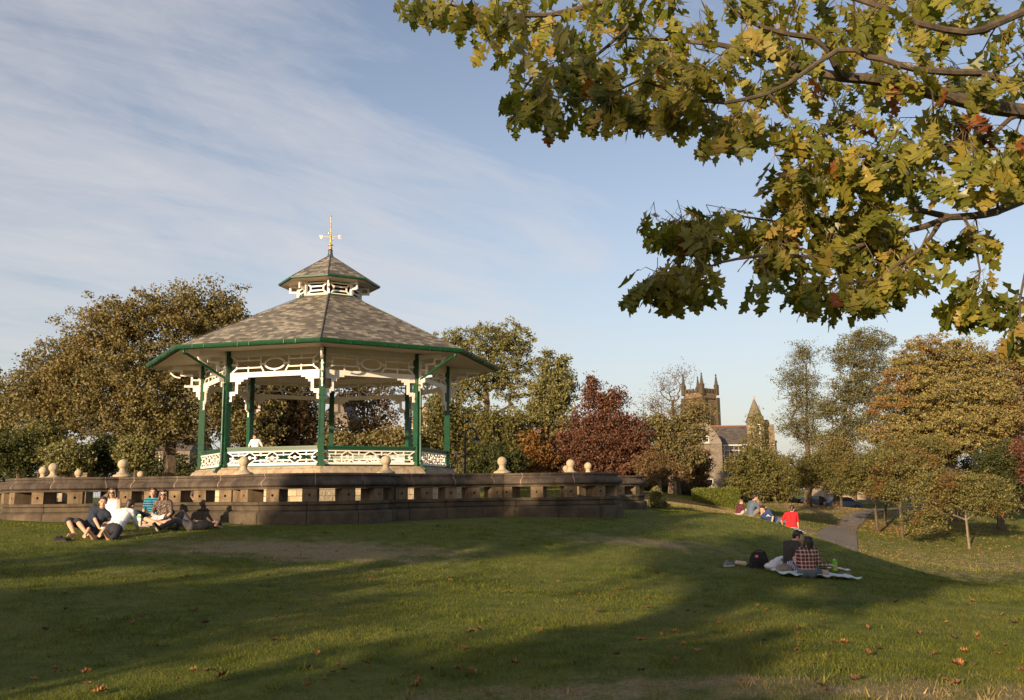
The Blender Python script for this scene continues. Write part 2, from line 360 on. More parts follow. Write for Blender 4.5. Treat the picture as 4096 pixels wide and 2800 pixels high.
# path through the valley (ribbon on the terrain)
def path():
    L = [(3215, 2180, 58), (3268, 2145, 62), (3297, 2113, 70), (3366, 2079, 82), (3435, 2048, 100), (3620, 2028, 112), (3800, 2015, 120)]
    Rr = [(3440, 2235, 56), (3430, 2185, 60), (3428, 2120, 72), (3452, 2093, 82), (3504, 2051, 101), (3680, 2036, 112), (3850, 2025, 120)]
    def hit(px, py, d0):
        d = d0*.8
        while d < 140:
            q = P(px, py, d)
            if q.z <= gz(q.x, q.y): return q
            d += .25
        return P(px, py, d0)
    a = [hit(*q) for q in L]; b = [hit(*q) for q in Rr]
    vs = []; m = 9
    for i in range(len(a)-1):
        for s in range(6):
            t = s/6
            def cr(p):
                p0, p1, p2, p3 = p[max(i-1, 0)], p[i], p[i+1], p[min(i+2, len(p)-1)]
                return .5*((2*p1)+(p2-p0)*t+(2*p0-5*p1+4*p2-p3)*t*t+(3*p1-p0-3*p2+p3)*t**3)
            A_, B_ = cr(a), cr(b)
            for k in range(m): vs.append(A_.lerp(B_, k/(m-1)))
    V = np.array([tuple(q) for q in vs]); V[:, 2] = ground(V[:, 0], V[:, 1])+.05
    r = len(V)//m
    fs = [(i*m+k, i*m+k+1, (i+1)*m+k+1, (i+1)*m+k) for i in range(r-1) for k in range(m-1)]
    b_ = MB(); b_.add(V, fs); return b_
m, nt, bs = new_mat('tarmac path'); tc = N(nt, 'ShaderNodeTexCoord').outputs['Object']
nt.links.new(ramp(nt, mixc(nt, .4, noise(nt, tc, .8, 6, .7), noise(nt, tc, 60, 2)), [(.3, (.12, .10, .085)), (.7, (.20, .165, .14))]), bs.inputs['Base Color']); bs.inputs['Roughness'].default_value = .9
M['path'] = m
tag(path().build('path', M['path'], smooth=True), 'grey tarmac footpath curving up the valley beneath the trees', 'path', kind='structure')

# ------------------------------------------------------------------ bandstand
BX, BY = -7.1, 34.47; BP = .163
def OV(r, k, z):            # vertex of the octagon: k = 0 nearest the camera, + to the right
    a = BP+k*PI/4; return Vector((BX+r*math.sin(a), BY-r*math.cos(a), z))
def bandstand():
    T = thing('bandstand', 'octagonal Victorian bandstand with slate roof, green columns and white fretwork inside the stone ring', 'bandstand', (BX, BY, -.8))
    RC, ZB, ZR, ZE, RE = 4.58, .842, 1.553, 4.82, 6.57
    def octmesh(prof, name, mat, uv=True, parent=T, closed=True):
        me = bpy.data.meshes.new(name); bm = bmesh.new(); ul = bm.loops.layers.uv.new('UVMap')
        for k in range(8):
            run = 0
            for (r0, z0), (r1, z1) in zip(prof[:-1], prof[1:]):
                q = [OV(r0, k, z0), OV(r0, k+1, z0), OV(r1, k+1, z1), OV(r1, k, z1)]
                slope = math.hypot((r1-r0)*math.cos(PI/8), z1-z0)
                if slope < 1e-6: continue
                h0, h1 = r0*math.sin(PI/8), r1*math.sin(PI/8)
                f = bm.faces.new([bm.verts.new(p) for p in q])
                for l, u in zip(f.loops, [(-h0+k*9.37, run), (h0+k*9.37, run), (h1+k*9.37, run+slope), (-h1+k*9.37, run+slope)]): l[ul].uv = u
                run += slope
        bmesh.ops.remove_doubles(bm, verts=bm.verts[:], dist=1e-4)
        bm.normal_update(); bm.to_mesh(me); bm.free()
        return link(name, me, mat, parent)
    octmesh([(5.12, -.9), (5.12, .28)], 'stone_base', M['rock'])
    octmesh([(5.12, .281), (5.24, .30), (5.24, .38), (5.14, .44), (5.02, .58), (4.86, .78), (4.77, .83), (4.77, .86), (4.3, .862)], 'base_moulding', M['dress'])
    octmesh([(4.32, .80), (.01, .81)], 'floor', simple('bandstand floor', (.30, .24, .16), .8, 0, .2, 3))
    # columns
    for k in range(8):
        b = MB(); a = BP+k*PI/4; Rm = Matrix.Rotation(a, 3, 'Z'); p = OV(RC, k, 0)
        b.box((p.x, p.y, (ZB+4.86)/2+.01), (.20, .20, 4.86-ZB-.02), Rm)
        b.box((p.x, p.y, ZB+.07), (.27, .27, .14), Rm)
        for z in (1.68, 1.86, 3.05, 3.23): b.box((p.x, p.y, z), (.235, .235, .075), Rm)
        for z in (1.68, 1.86, 3.05, 3.23):
            for s in (-.06, .06):
                for sg in (-1, 1):
                    o = Rm @ Vector((s, sg*.125, 0)); b.ell((p.x+o.x, p.y+o.y, z), (.016, .016, .016), n=6, m=4)
        for s in (-.07, .07):
            o = Rm @ Vector((s, -.108, 0)); b.box((p.x+o.x, p.y+o.y, 2.46), (.03, .02, 1.1), Rm)
        c = b.build('column', M['green'], T)
        b = MB(); o = Rm @ Vector((0, -.135, 0)); b.box((p.x+o.x, p.y+o.y, 4.25), (.07, .06, 1.1), Rm)
        for i in range(4): b.box((p.x+o.x*1.25, p.y+o.y*1.25, 3.75+i*.26), (.10, .08, .05), Rm)
        b.build('column_fillet', M['white'], c)
    def frame(k):
        A, B = OV(RC, k, 0), OV(RC, k+1, 0); u = (B-A); L = u.length; u.normalize(); n = Vector((u.y, -u.x, 0))
        if n.dot(Vector((A.x-BX, A.y-BY, 0))) < 0: n = -n
        return A, u, n, L
    def strokes(b, A, u, n, segs, w, d=.035, off=0):
        for i, (x0, z0, x1, z1) in enumerate(segs):
            p = A+u*x0+Vector((0, 0, z0)); q = A+u*x1+Vector((0, 0, z1))
            e = off+(.0022*(i % 4))
            b.bar(p+n*e, q+n*e, d, w, up=(0, 0, 1) if abs(z1-z0) < 1e-3 else tuple(n.cross((q-p).normalized())))
    # note: bar(width) runs along 'up x dir'; orient so depth is along the panel normal
    def stroke(b, A, u, n, x0, z0, x1, z1, w, d=.035, off=0):
        p = A+u*x0+Vector((0, 0, z0))+n*off; q = A+u*x1+Vector((0, 0, z1))+n*off
        dr = (q-p).normalized(); s = n.cross(dr)
        Mx = Matrix((dr, n, s)).transposed(); b.box((p+q)/2, ((q-p).length, d, w), Mx)
    for k in range(8):
        A, u, n, L = frame(k); c0, c1 = .10, L-.10
        # railing
        b = MB(); o = n*0.0
        stroke(b, A, u, n, c0, ZR-.035, c1, ZR-.035, .05, .16); stroke(b, A, u, n, c0, ZR-.075, c1, ZR-.075, .03, .12); stroke(b, A, u, n, c0, ZR-.12, c1, ZR-.12, .06, .085)
        rail = b.build('handrail', M['green'], T)
        b = MB(); stroke(b, A, u, n, c0, ZB+.055, c1, ZB+.055, .05, .10); stroke(b, A, u, n, c0, ZB+.02, c1, ZB+.02, .03, .16); b.build('bottom_rail', M['green'], T)
        zt, zb = ZR-.152, ZB+.082; h = zt-zb; b = MB()
        stroke(b, A, u, n, c0, zt-.02, c1, zt-.02, .042, .05, .001); stroke(b, A, u, n, c0, zb+.035, c1, zb+.035, .07, .05, .001)
        z0, z1 = zb+.06, zt-.03; hh = z1-z0; U = (c1-c0)/4; j = 0
        for i in range(5):
            x = c0+i*U; 
            for sg in (-1, 1):
                if (i == 0 and sg < 0) or (i == 4 and sg > 0): continue
                X = lambda t: x+sg*t*U
                for s in [(0, 1.02, .235, .70), (.235, .72, .235, .28), (.235, .30, 0, -.02), (.235, .74, .5, .74), (.235, .26, .5, .26), (.10, .5, .30, .5)]:
                    j += 1; stroke(b, A, u, n, X(s[0]), z0+s[1]*hh, X(s[2]), z0+s[3]*hh, .036, .034, .0012*(j % 7))
            if 0 < i < 4: b.lathe([(.062, -.02), (.062, .02)], A+u*x+Vector((0, 0, z0+hh*.5))+n*.001, 16, M=Matrix((u, Vector((0, 0, 1)), n)).transposed())
            if i < 4:
                xm = x+U/2
                for s in ((1, .64), (.36, 0)): j += 1; stroke(b, A, u, n, xm, z0+s[0]*hh, xm, z0+s[1]*hh, .036, .034, .0012*(j % 7))
                for zz in (.64, .36):
                    j += 1; stroke(b, A, u, n, xm-U*.13, z0+hh*.5, xm+U*.13, z0+hh*.5, .001, .03) if False else None
        b.build('railing_panel', M['white'], T)
        # frieze
        b = MB(); fb, ft = 4.09, 4.62; j = 0
        stroke(b, A, u, n, c0, 4.005, c1, 4.005, .17, .06); stroke(b, A, u, n, c0, 4.74, c1, 4.74, .22, .05)
        def st(x0, z0, x1, z1, w=.045):
            nonlocal j; j += 1; stroke(b, A, u, n, x0, z0, x1, z1, w, .038, .0012*(j % 7))
        mid = L/2; zc = 4.36
        pts = [(mid+.36*math.cos(t*PI/12), zc+.19*math.sin(t*PI/12)) for t in range(24)]
        for i in range(24):
            (a0, b0), (a1, b1) = pts[i], pts[(i+1) % 24]; stroke(b, A, u, n, a0, b0, a1, b1, .055, .045, .0014*(i % 2))
        for sg in (-1, 1):
            X = lambda t: mid+sg*t
            st(X(.36), zc, X(.56), zc, .07); st(X(.52), zc-.09, X(.52), 4.62); st(X(.52), zc-.06, X(.40), 4.10, .05)
            st(X(.52), 4.245, X(1.43), 4.245); st(X(.52), 4.50, X(1.43), 4.50)
            st(X(.98), 4.09, X(.98), 4.30); st(X(.98), 4.46, X(.98), 4.63)
            st(X(1.43), 4.20, X(1.43), 4.53); st(X(1.43), 4.23, X(1.60), 4.10, .05); st(X(1.43), 4.50, X(1.60), 4.63, .05); st(X(1.38), zc, X(1.62), zc, .07)
        st(mid, 4.09, mid, 4.18, .05); st(mid, 4.55, mid, 4.64, .05)
        b.build('frieze', M['white'], T)
        # stepped brackets under the beam
        for sg in (0, 1):
            b = MB(); X = (lambda t: c0+t) if sg == 0 else (lambda t: c1-t); j = 0
            for x0, x1, z0, z1 in [(0, .66, 3.86, 3.922), (0.0, .50, 3.79, 3.861), (.20, .40, 3.70, 3.791), (.20, .30, 3.44, 3.701), (0, .30, 3.37, 3.441), (0, .20, 3.31, 3.371), (0, .08, 3.10, 3.311)]:
                j += 1; xa, xb = X(x0), X(x1); p = A+u*((xa+xb)/2)+Vector((0, 0, (z0+z1)/2))+n*.001*(j % 3)
                Mx = Matrix((u, n, Vector((0, 0, 1)))).transposed(); b.box(p, (abs(xb-xa), .05, z1-z0), Mx)
            b.build('corner_bracket', M['white'], T)
    # radial eaves brackets
    for k in range(8):
        a = BP+k*PI/4; rd = Vector((math.sin(a), -math.cos(a), 0)); sd = Vector((math.cos(a), math.sin(a), 0)); A = OV(RC+.1, k, 0); b = MB()
        Mx = Matrix((rd, sd, Vector((0, 0, 1)))).transposed()
        for x0, x1, z0, z1 in [(0, .07, 3.5, 4.74), (.07, .60, 3.96, 4.03), (.30, .37, 4.03, 4.45), (.07, .30, 4.20, 4.26), (.37, .75, 4.38, 4.45), (.68, .75, 4.45, 4.62), (.07, 1.05, 4.62, 4.76), (0.07, .28, 3.80, 3.96), (.07, .16, 3.60, 3.80), (.75, 1.2, 4.55, 4.62)]:
            b.box(A+rd*((x0+x1)/2)+Vector((0, 0, (z0+z1)/2)), (x1-x0, .055, z1-z0), Mx)
        for i in range(8):
            t0, t1 = i/8*PI/2, (i+1)/8*PI/2
            p = A+rd*(.75+.38*math.sin(t0))+Vector((0, 0, 4.62-.30*math.cos(t0)+.0)); q = A+rd*(.75+.38*math.sin(t1))+Vector((0, 0, 4.62-.30*math.cos(t1)))
            b.bar(p, q, .05, .06, up=tuple(sd))
        b.build('eaves_bracket', M['white'], T)
    # soffit and ceiling (boarded)
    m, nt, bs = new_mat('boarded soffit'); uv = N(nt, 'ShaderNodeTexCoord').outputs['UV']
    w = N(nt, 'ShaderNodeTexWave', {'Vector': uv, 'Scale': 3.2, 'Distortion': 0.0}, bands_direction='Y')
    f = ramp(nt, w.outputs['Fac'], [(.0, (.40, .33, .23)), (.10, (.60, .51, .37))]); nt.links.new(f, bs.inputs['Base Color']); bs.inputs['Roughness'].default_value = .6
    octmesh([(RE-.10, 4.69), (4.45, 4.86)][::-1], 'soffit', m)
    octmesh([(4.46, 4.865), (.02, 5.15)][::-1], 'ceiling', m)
    octmesh([(RE-.03, 4.68), (RE-.03, 4.80), (RE-.10, 4.80)], 'fascia', M['cream'])
    # gutter, one run per side, with joint collars
    for k in range(8):
        A, B = OV(RE+.035, k, 4.76), OV(RE+.035, k+1, 4.76); u = (B-A).normalized(); L = (B-A).length; n = Vector((u.y, -u.x, 0))
        if n.dot(A-Vector((BX, BY, A.z))) < 0: n = -n
        prof = [(-.05, .06), (-.06, .0), (-.045, -.055), (.0, -.075), (.045, -.06), (.065, -.01), (.075, .02), (.085, .062), (.065, .062), (.055, .0), (.0, -.04), (-.03, .0), (-.035, .06)]
        b = MB(); vs = []
        for s, e in ((0, -1), (L, 1)):
            for x, z in prof: vs.append(A+u*(s+e*x*math.tan(PI/8))+n*x+Vector((0, 0, z)))
        m_ = len(prof); b.add(vs, [(i, (i+1) % m_, m_+(i+1) % m_, m_+i) for i in range(m_)]+[tuple(range(m_)), tuple(range(m_, 2*m_))[::-1]])
        for t in (.12, .2, .44, .52, .76, .84):
            p = A+u*L*t; Mx = Matrix((u, n, Vector((0, 0, 1)))).transposed(); b.box(p+n*.012+Vector((0, 0, -.005)), (.014, .145, .130), Mx)
        b.build('gutter', M['green'], T)
    # main roof : lapped slate courses
    def roof(r0, z0, r1, z1, nc, name, parent, mat, lift=.018):
        prof = []
        for i in range(nc):
            t0, t1 = i/nc, (i+1)/nc
            prof += [(r0+(r1-r0)*t0, z0+(z1-z0)*t0), (r0+(r1-r0)*t0+.003, z0+(z1-z0)*t0+lift), (r0+(r1-r0)*t1, z0+(z1-z0)*t1+.002)]
        me = bpy.data.meshes.new(name); bm = bmesh.new(); ul = bm.loops.layers.uv.new('UVMap'); rg = random.Random(3)
        for k in range(8):
            for i in range(nc):
                off = rg.random()*3+k*20.3
                for (ra, za), (rb, zb_), vv in ((prof[3*i], prof[3*i+1], (0.02, .04)), (prof[3*i+1], prof[3*i+2], (.06, .94))):
                    q = [OV(ra, k, za), OV(ra, k+1, za), OV(rb, k+1, zb_), OV(rb, k, zb_)]; h0, h1 = ra*math.sin(PI/8), rb*math.sin(PI/8)
                    f = bm.faces.new([bm.verts.new(p) for p in q])
                    for l, uu in zip(f.loops, [(-h0+off, i+vv[0]), (h0+off, i+vv[0]), (h1+off, i+vv[1]), (-h1+off, i+vv[1])]): l[ul].uv = uu
        bm.normal_update(); bm.to_mesh(me); bm.free(); return link(name, me, mat, parent)
    rf = roof(RE+.03, 4.80, 1.16, 7.40, 34, 'roof', T, M['slate'])
    b = MB()
    for k in range(8): b.bar(OV(RE+.02, k, 4.835), OV(1.2, k, 7.425), .035, .014)
    b.build('hip_flashing', simple('hip stone', (.10, .09, .075), .8), rf)
    # cupola
    posts = []; RJ, ZJ = 1.20, 7.38
    for k in range(8):
        p = OV(RJ, k, 0); cup = MB(); cup.box((p.x, p.y, 7.70), (.09, .09, .70), Matrix.Rotation(BP+k*PI/4, 3, 'Z')); posts.append(cup)
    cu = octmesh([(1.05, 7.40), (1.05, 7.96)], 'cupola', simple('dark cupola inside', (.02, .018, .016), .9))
    for cup in posts: cup.build('cupola_post', M['white'], cu)
    octmesh([(RJ+.10, 7.36), (RJ+.10, 7.42), (RJ-.02, 7.43)], 'cupola_sill', M['green'], parent=cu)
    for k in range(8):
        A, B = OV(RJ, k, 0), OV(RJ, k+1, 0); u = (B-A).normalized(); L = (B-A).length; n = Vector((u.y, -u.x, 0)); b = MB(); z0, z1 = 7.44, 7.86
        n = n if n.dot(Vector((A.x-BX, A.y-BY, 0))) > 0 else -n
        for i, (x0, za, x1, zb_) in enumerate([(.06, z0, L-.06, z0), (.06, z1, L-.06, z1), (.2, z0+.13, L-.2, z0+.13), (.2, z1-.13, L-.2, z1-.13), (.2, z0+.11, .2, z1-.11), (L-.2, z0+.11, L-.2, z1-.11), (.07, z0+.02, .2, z0+.13), (L-.07, z0+.02, L-.2, z0+.13), (.07, z1-.02, .2, z1-.13), (L-.07, z1-.02, L-.2, z1-.13), (.06, z1+.1, L-.06, z1+.1)]):
            stroke(b, A, u, n, x0, za, x1, zb_, .055, .03, .0015*(i % 5))
        b.build('louvre_panel', M['white'], cu)
        a = BP+k*PI/4; rd = Vector((math.sin(a), -math.cos(a), 0)); b = MB(); Mx = Matrix((rd, Vector((math.cos(a), math.sin(a), 0)), Vector((0, 0, 1)))).transposed(); P0 = OV(RJ, k, 0)
        for x0, x1, za, zb_ in [(.04, .34, 7.86, 7.94), (.26, .34, 7.72, 7.86), (.04, .34, 7.64, 7.72)]: b.box(P0+rd*((x0+x1)/2)+Vector((0, 0, (za+zb_)/2)), (x1-x0, .05, zb_-za), Mx)
        b.build('cupola_bracket', M['white'], cu)
    octmesh([(.9, 7.965), (1.88, 7.935)], 'cupola_soffit', M['cream'], parent=cu)
    octmesh([(1.90, 7.93), (1.955, 7.95), (1.965, 8.015), (1.90, 8.02)], 'cupola_gutter', M['green'], parent=cu)
    r2 = roof(1.93, 8.01, .10, 9.16, 13, 'cupola_roof', T, M['slate'], .014)
    b = MB()
    for k in range(8): b.bar(OV(1.92, k, 8.035), OV(.1, k, 9.18), .035, .014)
    b.lathe([(.24, 9.06), (.13, 9.17), (.10, 9.24), (.085, 9.40), (.10, 9.42), (.075, 9.44)], (BX, BY, 0), 16); b.build('roof_cap', M['lead'], r2)
    b = MB(); b.lathe([(.05, 9.43), (.075, 9.47), (.075, 9.53), (.04, 9.57), (.04, 9.60), (.12, 9.63), (.04, 9.67), (.03, 9.72), (.024, 9.9), (.04, 9.95), (.04, 10.0), (.020, 10.05), (.017, 10.4), (.035, 10.43), (.015, 10.47), (.014, 10.66), (.032, 10.72), (.028, 10.78), (.004, 10.86)], (BX, BY, 0), 12)
    v = b.build('weather_vane', M['gold'], T, smooth=True)
    th = R(12)
    for i, (ch, ang) in enumerate((('E', 0), ('N', PI/2), ('W', PI), ('S', -PI/2))):
        d = Vector((math.cos(ang+th*.3), math.sin(ang+th*.3), 0)); b = MB(); c = Vector((BX, BY, 9.97)); b.bar(c+d*.03, c+d*.33, .016, .016)
        e = Vector((1, 0, 0)) if ch in 'EW' else Vector((.5, .85, 0)); o = c+d*.37; w, hgt = .045, .07
        segs = {'E': [(-1, -1, -1, 1), (-1, 1, 1, 1), (-1, 0, .6, 0), (-1, -1, 1, -1)], 'N': [(-1, -1, -1, 1), (-1, 1, 1, -1), (1, -1, 1, 1)],
                'W': [(-1, 1, -.5, -1), (-.5, -1, 0, .4), (0, .4, .5, -1), (.5, -1, 1, 1)], 'S': [(1, 1, -1, 1), (-1, 1, -1, 0), (-1, 0, 1, 0), (1, 0, 1, -1), (1, -1, -1, -1)]}[ch]
        for x0, z0_, x1, z1_ in segs: b.bar(o+e*(x0*w)+Vector((0, 0, z0_*hgt)), o+e*(x1*w)+Vector((0, 0, z1_*hgt)), .010, .010, up=(.1, .9, .1))
        b.build('compass_arm', M['gold'], v)
    # downpipes
    for k, s in ((-1, 1), (1, -1)):
        a = BP+k*PI/4; g0 = OV(RE-.02, k, 4.70).lerp(OV(RE-.02, k+s, 4.70), .04); c0 = OV(RC+.16, k, 0); dd = (OV(RC, k+1, 0)-OV(RC, k-1, 0)).normalized()*(-s*0.0)
        c1 = c0+dd; b = MB()
        b.tube([g0, g0+Vector((0, 0, -.16)), g0.lerp(Vector((c1.x, c1.y, 4.4)), .06)+Vector((0, 0, -.12)), Vector((c1.x, c1.y, 3.92)), Vector((c1.x, c1.y, 3.75)), Vector((c1.x, c1.y, 2.4)), Vector((c1.x, c1.y, .98)), OV(RC+.20, k, .90), OV(RC+.34, k, .80), OV(RC+.42, k, .72)], .045, 10)
        for z in (3.72, 2.9, 2.0, 1.05): b.lathe([(.06, z-.03), (.06, z+.03)], (c1.x, c1.y, 0), 12)
        b.build('downpipe', M['green'], T, smooth=True)
    adopt(T)
    return T
bandstand()

# ------------------------------------------------------------------ stone balustrade ring round the terrace
def plan():
    """centre line of the wall: list of (point, outward normal, tag) round the ring"""
    segs = []; RF = 9.8+.05
    C0 = Vector((CX, CY, 0))
    def dirn(a): return Vector((math.sin(a), -math.cos(a), 0))
    for k in range(-2, 6):
        if k in (3, 4): continue          # far side hidden behind the bandstand
        a = PHI+k*PI/4; ax = dirn(a); h = R(11.25)
        e0, e1 = C0+dirn(a-h)*RF, C0+dirn(a+h)*RF
        cc = C0+ax*(RF*math.cos(h)-.08); r = (e1-e0).length/2
        pts = [(cc+(math.cos(t)*ax*(1.25 if k in (1, 2) else .95)+math.sin(t)*Vector((ax.y*-1, ax.x, 0)))*r) for t in np.linspace(-PI/2, PI/2, 19)]
        if (pts[0]-e0).length > (pts[-1]-e0).length: pts = pts[::-1]
        segs.append(('bay', pts, a))
        if k in (-2, -1, 0, 2, 5): pass
        if k not in (1, 2, 5):
            f0, f1 = C0+dirn(a+h)*(RF-.02), C0+dirn(a+PI/4-h)*(RF-.02)
            segs.append(('run', [f0.lerp(f1, t) for t in np.linspace(0, 1, 9)], a+PI/8))
    return segs
def sweep_wall():
    T = thing('balustrade_wall', 'dark stone balustrade wall of curved bays ringing the bandstand terrace, with ball finials', 'wall', (CX, CY, -.8))
    COP = [(-.30, .315), (-.30, .36), (-.27, .43), (-.24, .50), (.16, .50), (.20, .495), (.225, .465), (.22, .435), (.19, .42), (.195, .385), (.24, .345), (.30, .31), (.345, .255), (.345, .20), (.30, .165), (.26, .155), (.255, .105), (-.25, .105), (-.25, .155), (-.29, .2)]
    SIL = [(-.26, -.215), (.27, -.215), (.29, -.235), (.29, -.28), (.285, -.295), (.225, -.30), (.225, -.312), (.255, -.318), (.25, -.432), (.205, -.437), (.205, -.455), (.275, -.46), (.335, -.505), (.340, -.53), (.335, -1.05), (-.30, -1.05), (-.30, -.5), (-.25, -.45)]
    def ring(pts, prof, name, mat, ext0=0, ext1=0):
        m = len(prof); me = bpy.data.meshes.new(name); bm = bmesh.new(); ul = bm.loops.layers.uv.new('UVMap'); rows = []; run = 0; ru = []
        perim = [0]
        for i in range(m): perim.append(perim[-1]+math.dist(prof[i], prof[(i+1) % m]))
        for i, p in enumerate(pts):
            t = (pts[min(i+1, len(pts)-1)]-pts[max(i-1, 0)]).normalized(); n = Vector((t.y, -t.x, 0))
            if n.dot(p-Vector((CX, CY, 0))) < 0: n = -n
            if i: run += (p-pts[i-1]).length
            ru.append(run); rows.append([bm.verts.new(p+n*x+Vector((0, 0, z))) for x, z in prof])
        for i in range(len(pts)-1):
            for k in range(m):
                k2 = (k+1) % m; f = bm.faces.new([rows[i][k], rows[i+1][k], rows[i+1][k2], rows[i][k2]])
                for l, uu in zip(f.loops, [(ru[i], perim[k]), (ru[i+1], perim[k]), (ru[i+1], perim[k+1]), (ru[i], perim[k+1])]): l[ul].uv = uu
        bm.faces.new(rows[0][::-1]); bm.faces.new(rows[-1])
        bmesh.ops.recalc_face_normals(bm, faces=bm.faces[:]); bm.to_mesh(me); bm.free()
        return link(name, me, mat, T)
    def block(p, n, w=.37, d=.46, zb=-.213, zt=.103):
        s = Vector((-n.y, n.x, 0)); b = MB(); zc = (zb+zt)/2; hz = (zt-zb)/2; hx = w/2; r = .035
        V = lambda x, y, z: p+s*x+n*y+Vector((0, 0, zc+z))
        sq = []; ci = []; cb = []
        for i in range(16):
            a = PI/8*i; c, q = math.cos(a), math.sin(a); k = 1/max(abs(c), abs(q))
            sq.append(V(c*k*hx, d/2, q*k*hz)); ci.append(V(c*r, d/2, q*r)); cb.append(V(c*r, d/2-.08, q*r))
        vs = sq+ci+cb; fs = []
        for i in range(16):
            j = (i+1) % 16; fs += [(i, j, 16+j, 16+i), (16+i, 16+j, 32+j, 32+i)]
        fs.append(tuple(range(32, 48))); b.add(vs, fs)
        c4 = [V(x, y, z) for y in (d/2, -d/2) for x, z in ((-hx, -hz), (hx, -hz), (hx, hz), (-hx, hz))]
        b.add(c4, [(0, 1, 5, 4), (1, 2, 6, 5), (2, 3, 7, 6), (3, 0, 4, 7), (4, 5, 6, 7)]); return b
    for kind, pts, a in plan():
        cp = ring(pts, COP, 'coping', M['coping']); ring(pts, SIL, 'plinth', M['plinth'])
        # pale pointed joints across the coping
        L = [0]
        for i in range(1, len(pts)): L.append(L[-1]+(pts[i]-pts[i-1]).length)
        def at(s):
            for i in range(1, len(pts)):
                if L[i] >= s-1e-6:
                    t = (s-L[i-1])/(L[i]-L[i-1]); p = pts[i-1].lerp(pts[i], t); d = (pts[i]-pts[i-1]).normalized(); n = Vector((d.y, -d.x, 0))
                    if n.dot(p-Vector((CX, CY, 0))) < 0: n = -n
                    return p, n, d
            return at(L[-1]-1e-3)
        b = MB(); nj = 5 if kind == 'bay' else 3
        for i in range(nj):
            p, n, d = at(L[-1]*(i+.5)/nj+.1*math.sin(i*7+a)); pr = [(x+(.004 if 3 < q < 17 else 0), z) for q, (x, z) in enumerate(COP)]
            o = [p+n*x+Vector((0, 0, z+(.003 if q in (3, 4) else 0))) for q, (x, z) in enumerate(pr[3:15])]
            w = .008; vs = [q-d*w for q in o]+[q+d*w for q in o]; m_ = len(o)
            b.add(vs, [(q, q+1, m_+q+1, m_+q) for q in range(m_-1)])
        b.build('mortar_joint', M['dress'], cp)
        nb = (8 if L[-1] > 6.6 else 7) if kind == 'bay' else 5
        for i in range(nb):
            if kind == 'bay': s = L[-1]*(i+.32)/(nb-.36)
            else: s = L[-1]*(i+.5)/nb
            p, n, d = at(s); block(p, n).build('pierced_block', M['block'], T, bevel=0)
        if kind == 'bay':
            for p in (pts[0], pts[-1]):
                q = p+(Vector((CX, CY, 0))-p).normalized()*.02; b = MB()
                b.lathe([(.245, .496), (.26, .515), (.265, .54), (.235, .565), (.17, .59), (.115, .635), (.088, .68), (.085, .715), (.09, .73)]+[(.146*math.sin(t), .858-.146*math.cos(t)) for t in np.linspace(.62, PI-.02, 14)], (q.x, q.y, 0), 28)
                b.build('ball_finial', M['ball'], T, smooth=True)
    adopt(T)
sweep_wall()
# paved terrace inside the ring
b = MB(); b.lathe([(9.6, -.85), (9.6, -.752), (.02, -.75)], (CX, CY, 0), 64)
tag(b.build('terrace_paving', simple('terrace paving', (.25, .20, .14), .9, 0, .25, 1.5), None), 'pale paved terrace floor inside the stone ring', 'paving', kind='structure')

# ------------------------------------------------------------------ trees
G_, Y_, O_ = (.060, .085, .020), (.13, .13, .035), (.22, .12, .03)
PAL = {
 'olivebrown': [(.10, .088, .034), (.18, .152, .060), (.28, .225, .095)],
 'olive': [(.09, .086, .026), (.17, .155, .052), (.26, .225, .085)],
 'green': [(.10, .102, .034), (.20, .188, .068), (.31, .275, .11)],
 'dark': [(.035, .042, .014), (.06, .07, .022), (.11, .11, .036)],
 'copper': [(.080, .034, .022), (.15, .068, .041), (.235, .125, .074)],
 'gold': [(.17, .142, .046), (.27, .222, .078), (.38, .31, .12)],
 'orange': [(.12, .055, .018), (.22, .105, .03), (.30, .17, .05)],
 'greyolive': [(.085, .085, .040), (.16, .15, .07), (.23, .21, .10)],
 'brown': [(.10, .065, .028), (.18, .115, .05), (.27, .175, .075)],
}
LM = {k: leafmat('leaves '+k, v) for k, v in PAL.items()}
LM['gold'] = leafmat('leaves golden beech', PAL['gold'], ((.20, .075, .03), (.28, .15, .05)), .13)
LM['olivebrown'] = leafmat('leaves turning', PAL['olivebrown'], ((.27, .18, .07), (.20, .18, .07)), .3)
LM['smalltree'] = leafmat('leaves green to russet', PAL['olive'], ((.20, .085, .03), (.16, .11, .035)), .4)
LM['cherry'] = leafmat('leaves olive mix', [(.075, .075, .02), (.14, .13, .04), (.21, .18, .06)], ((.21, .11, .03), (.14, .12, .035)), .25)
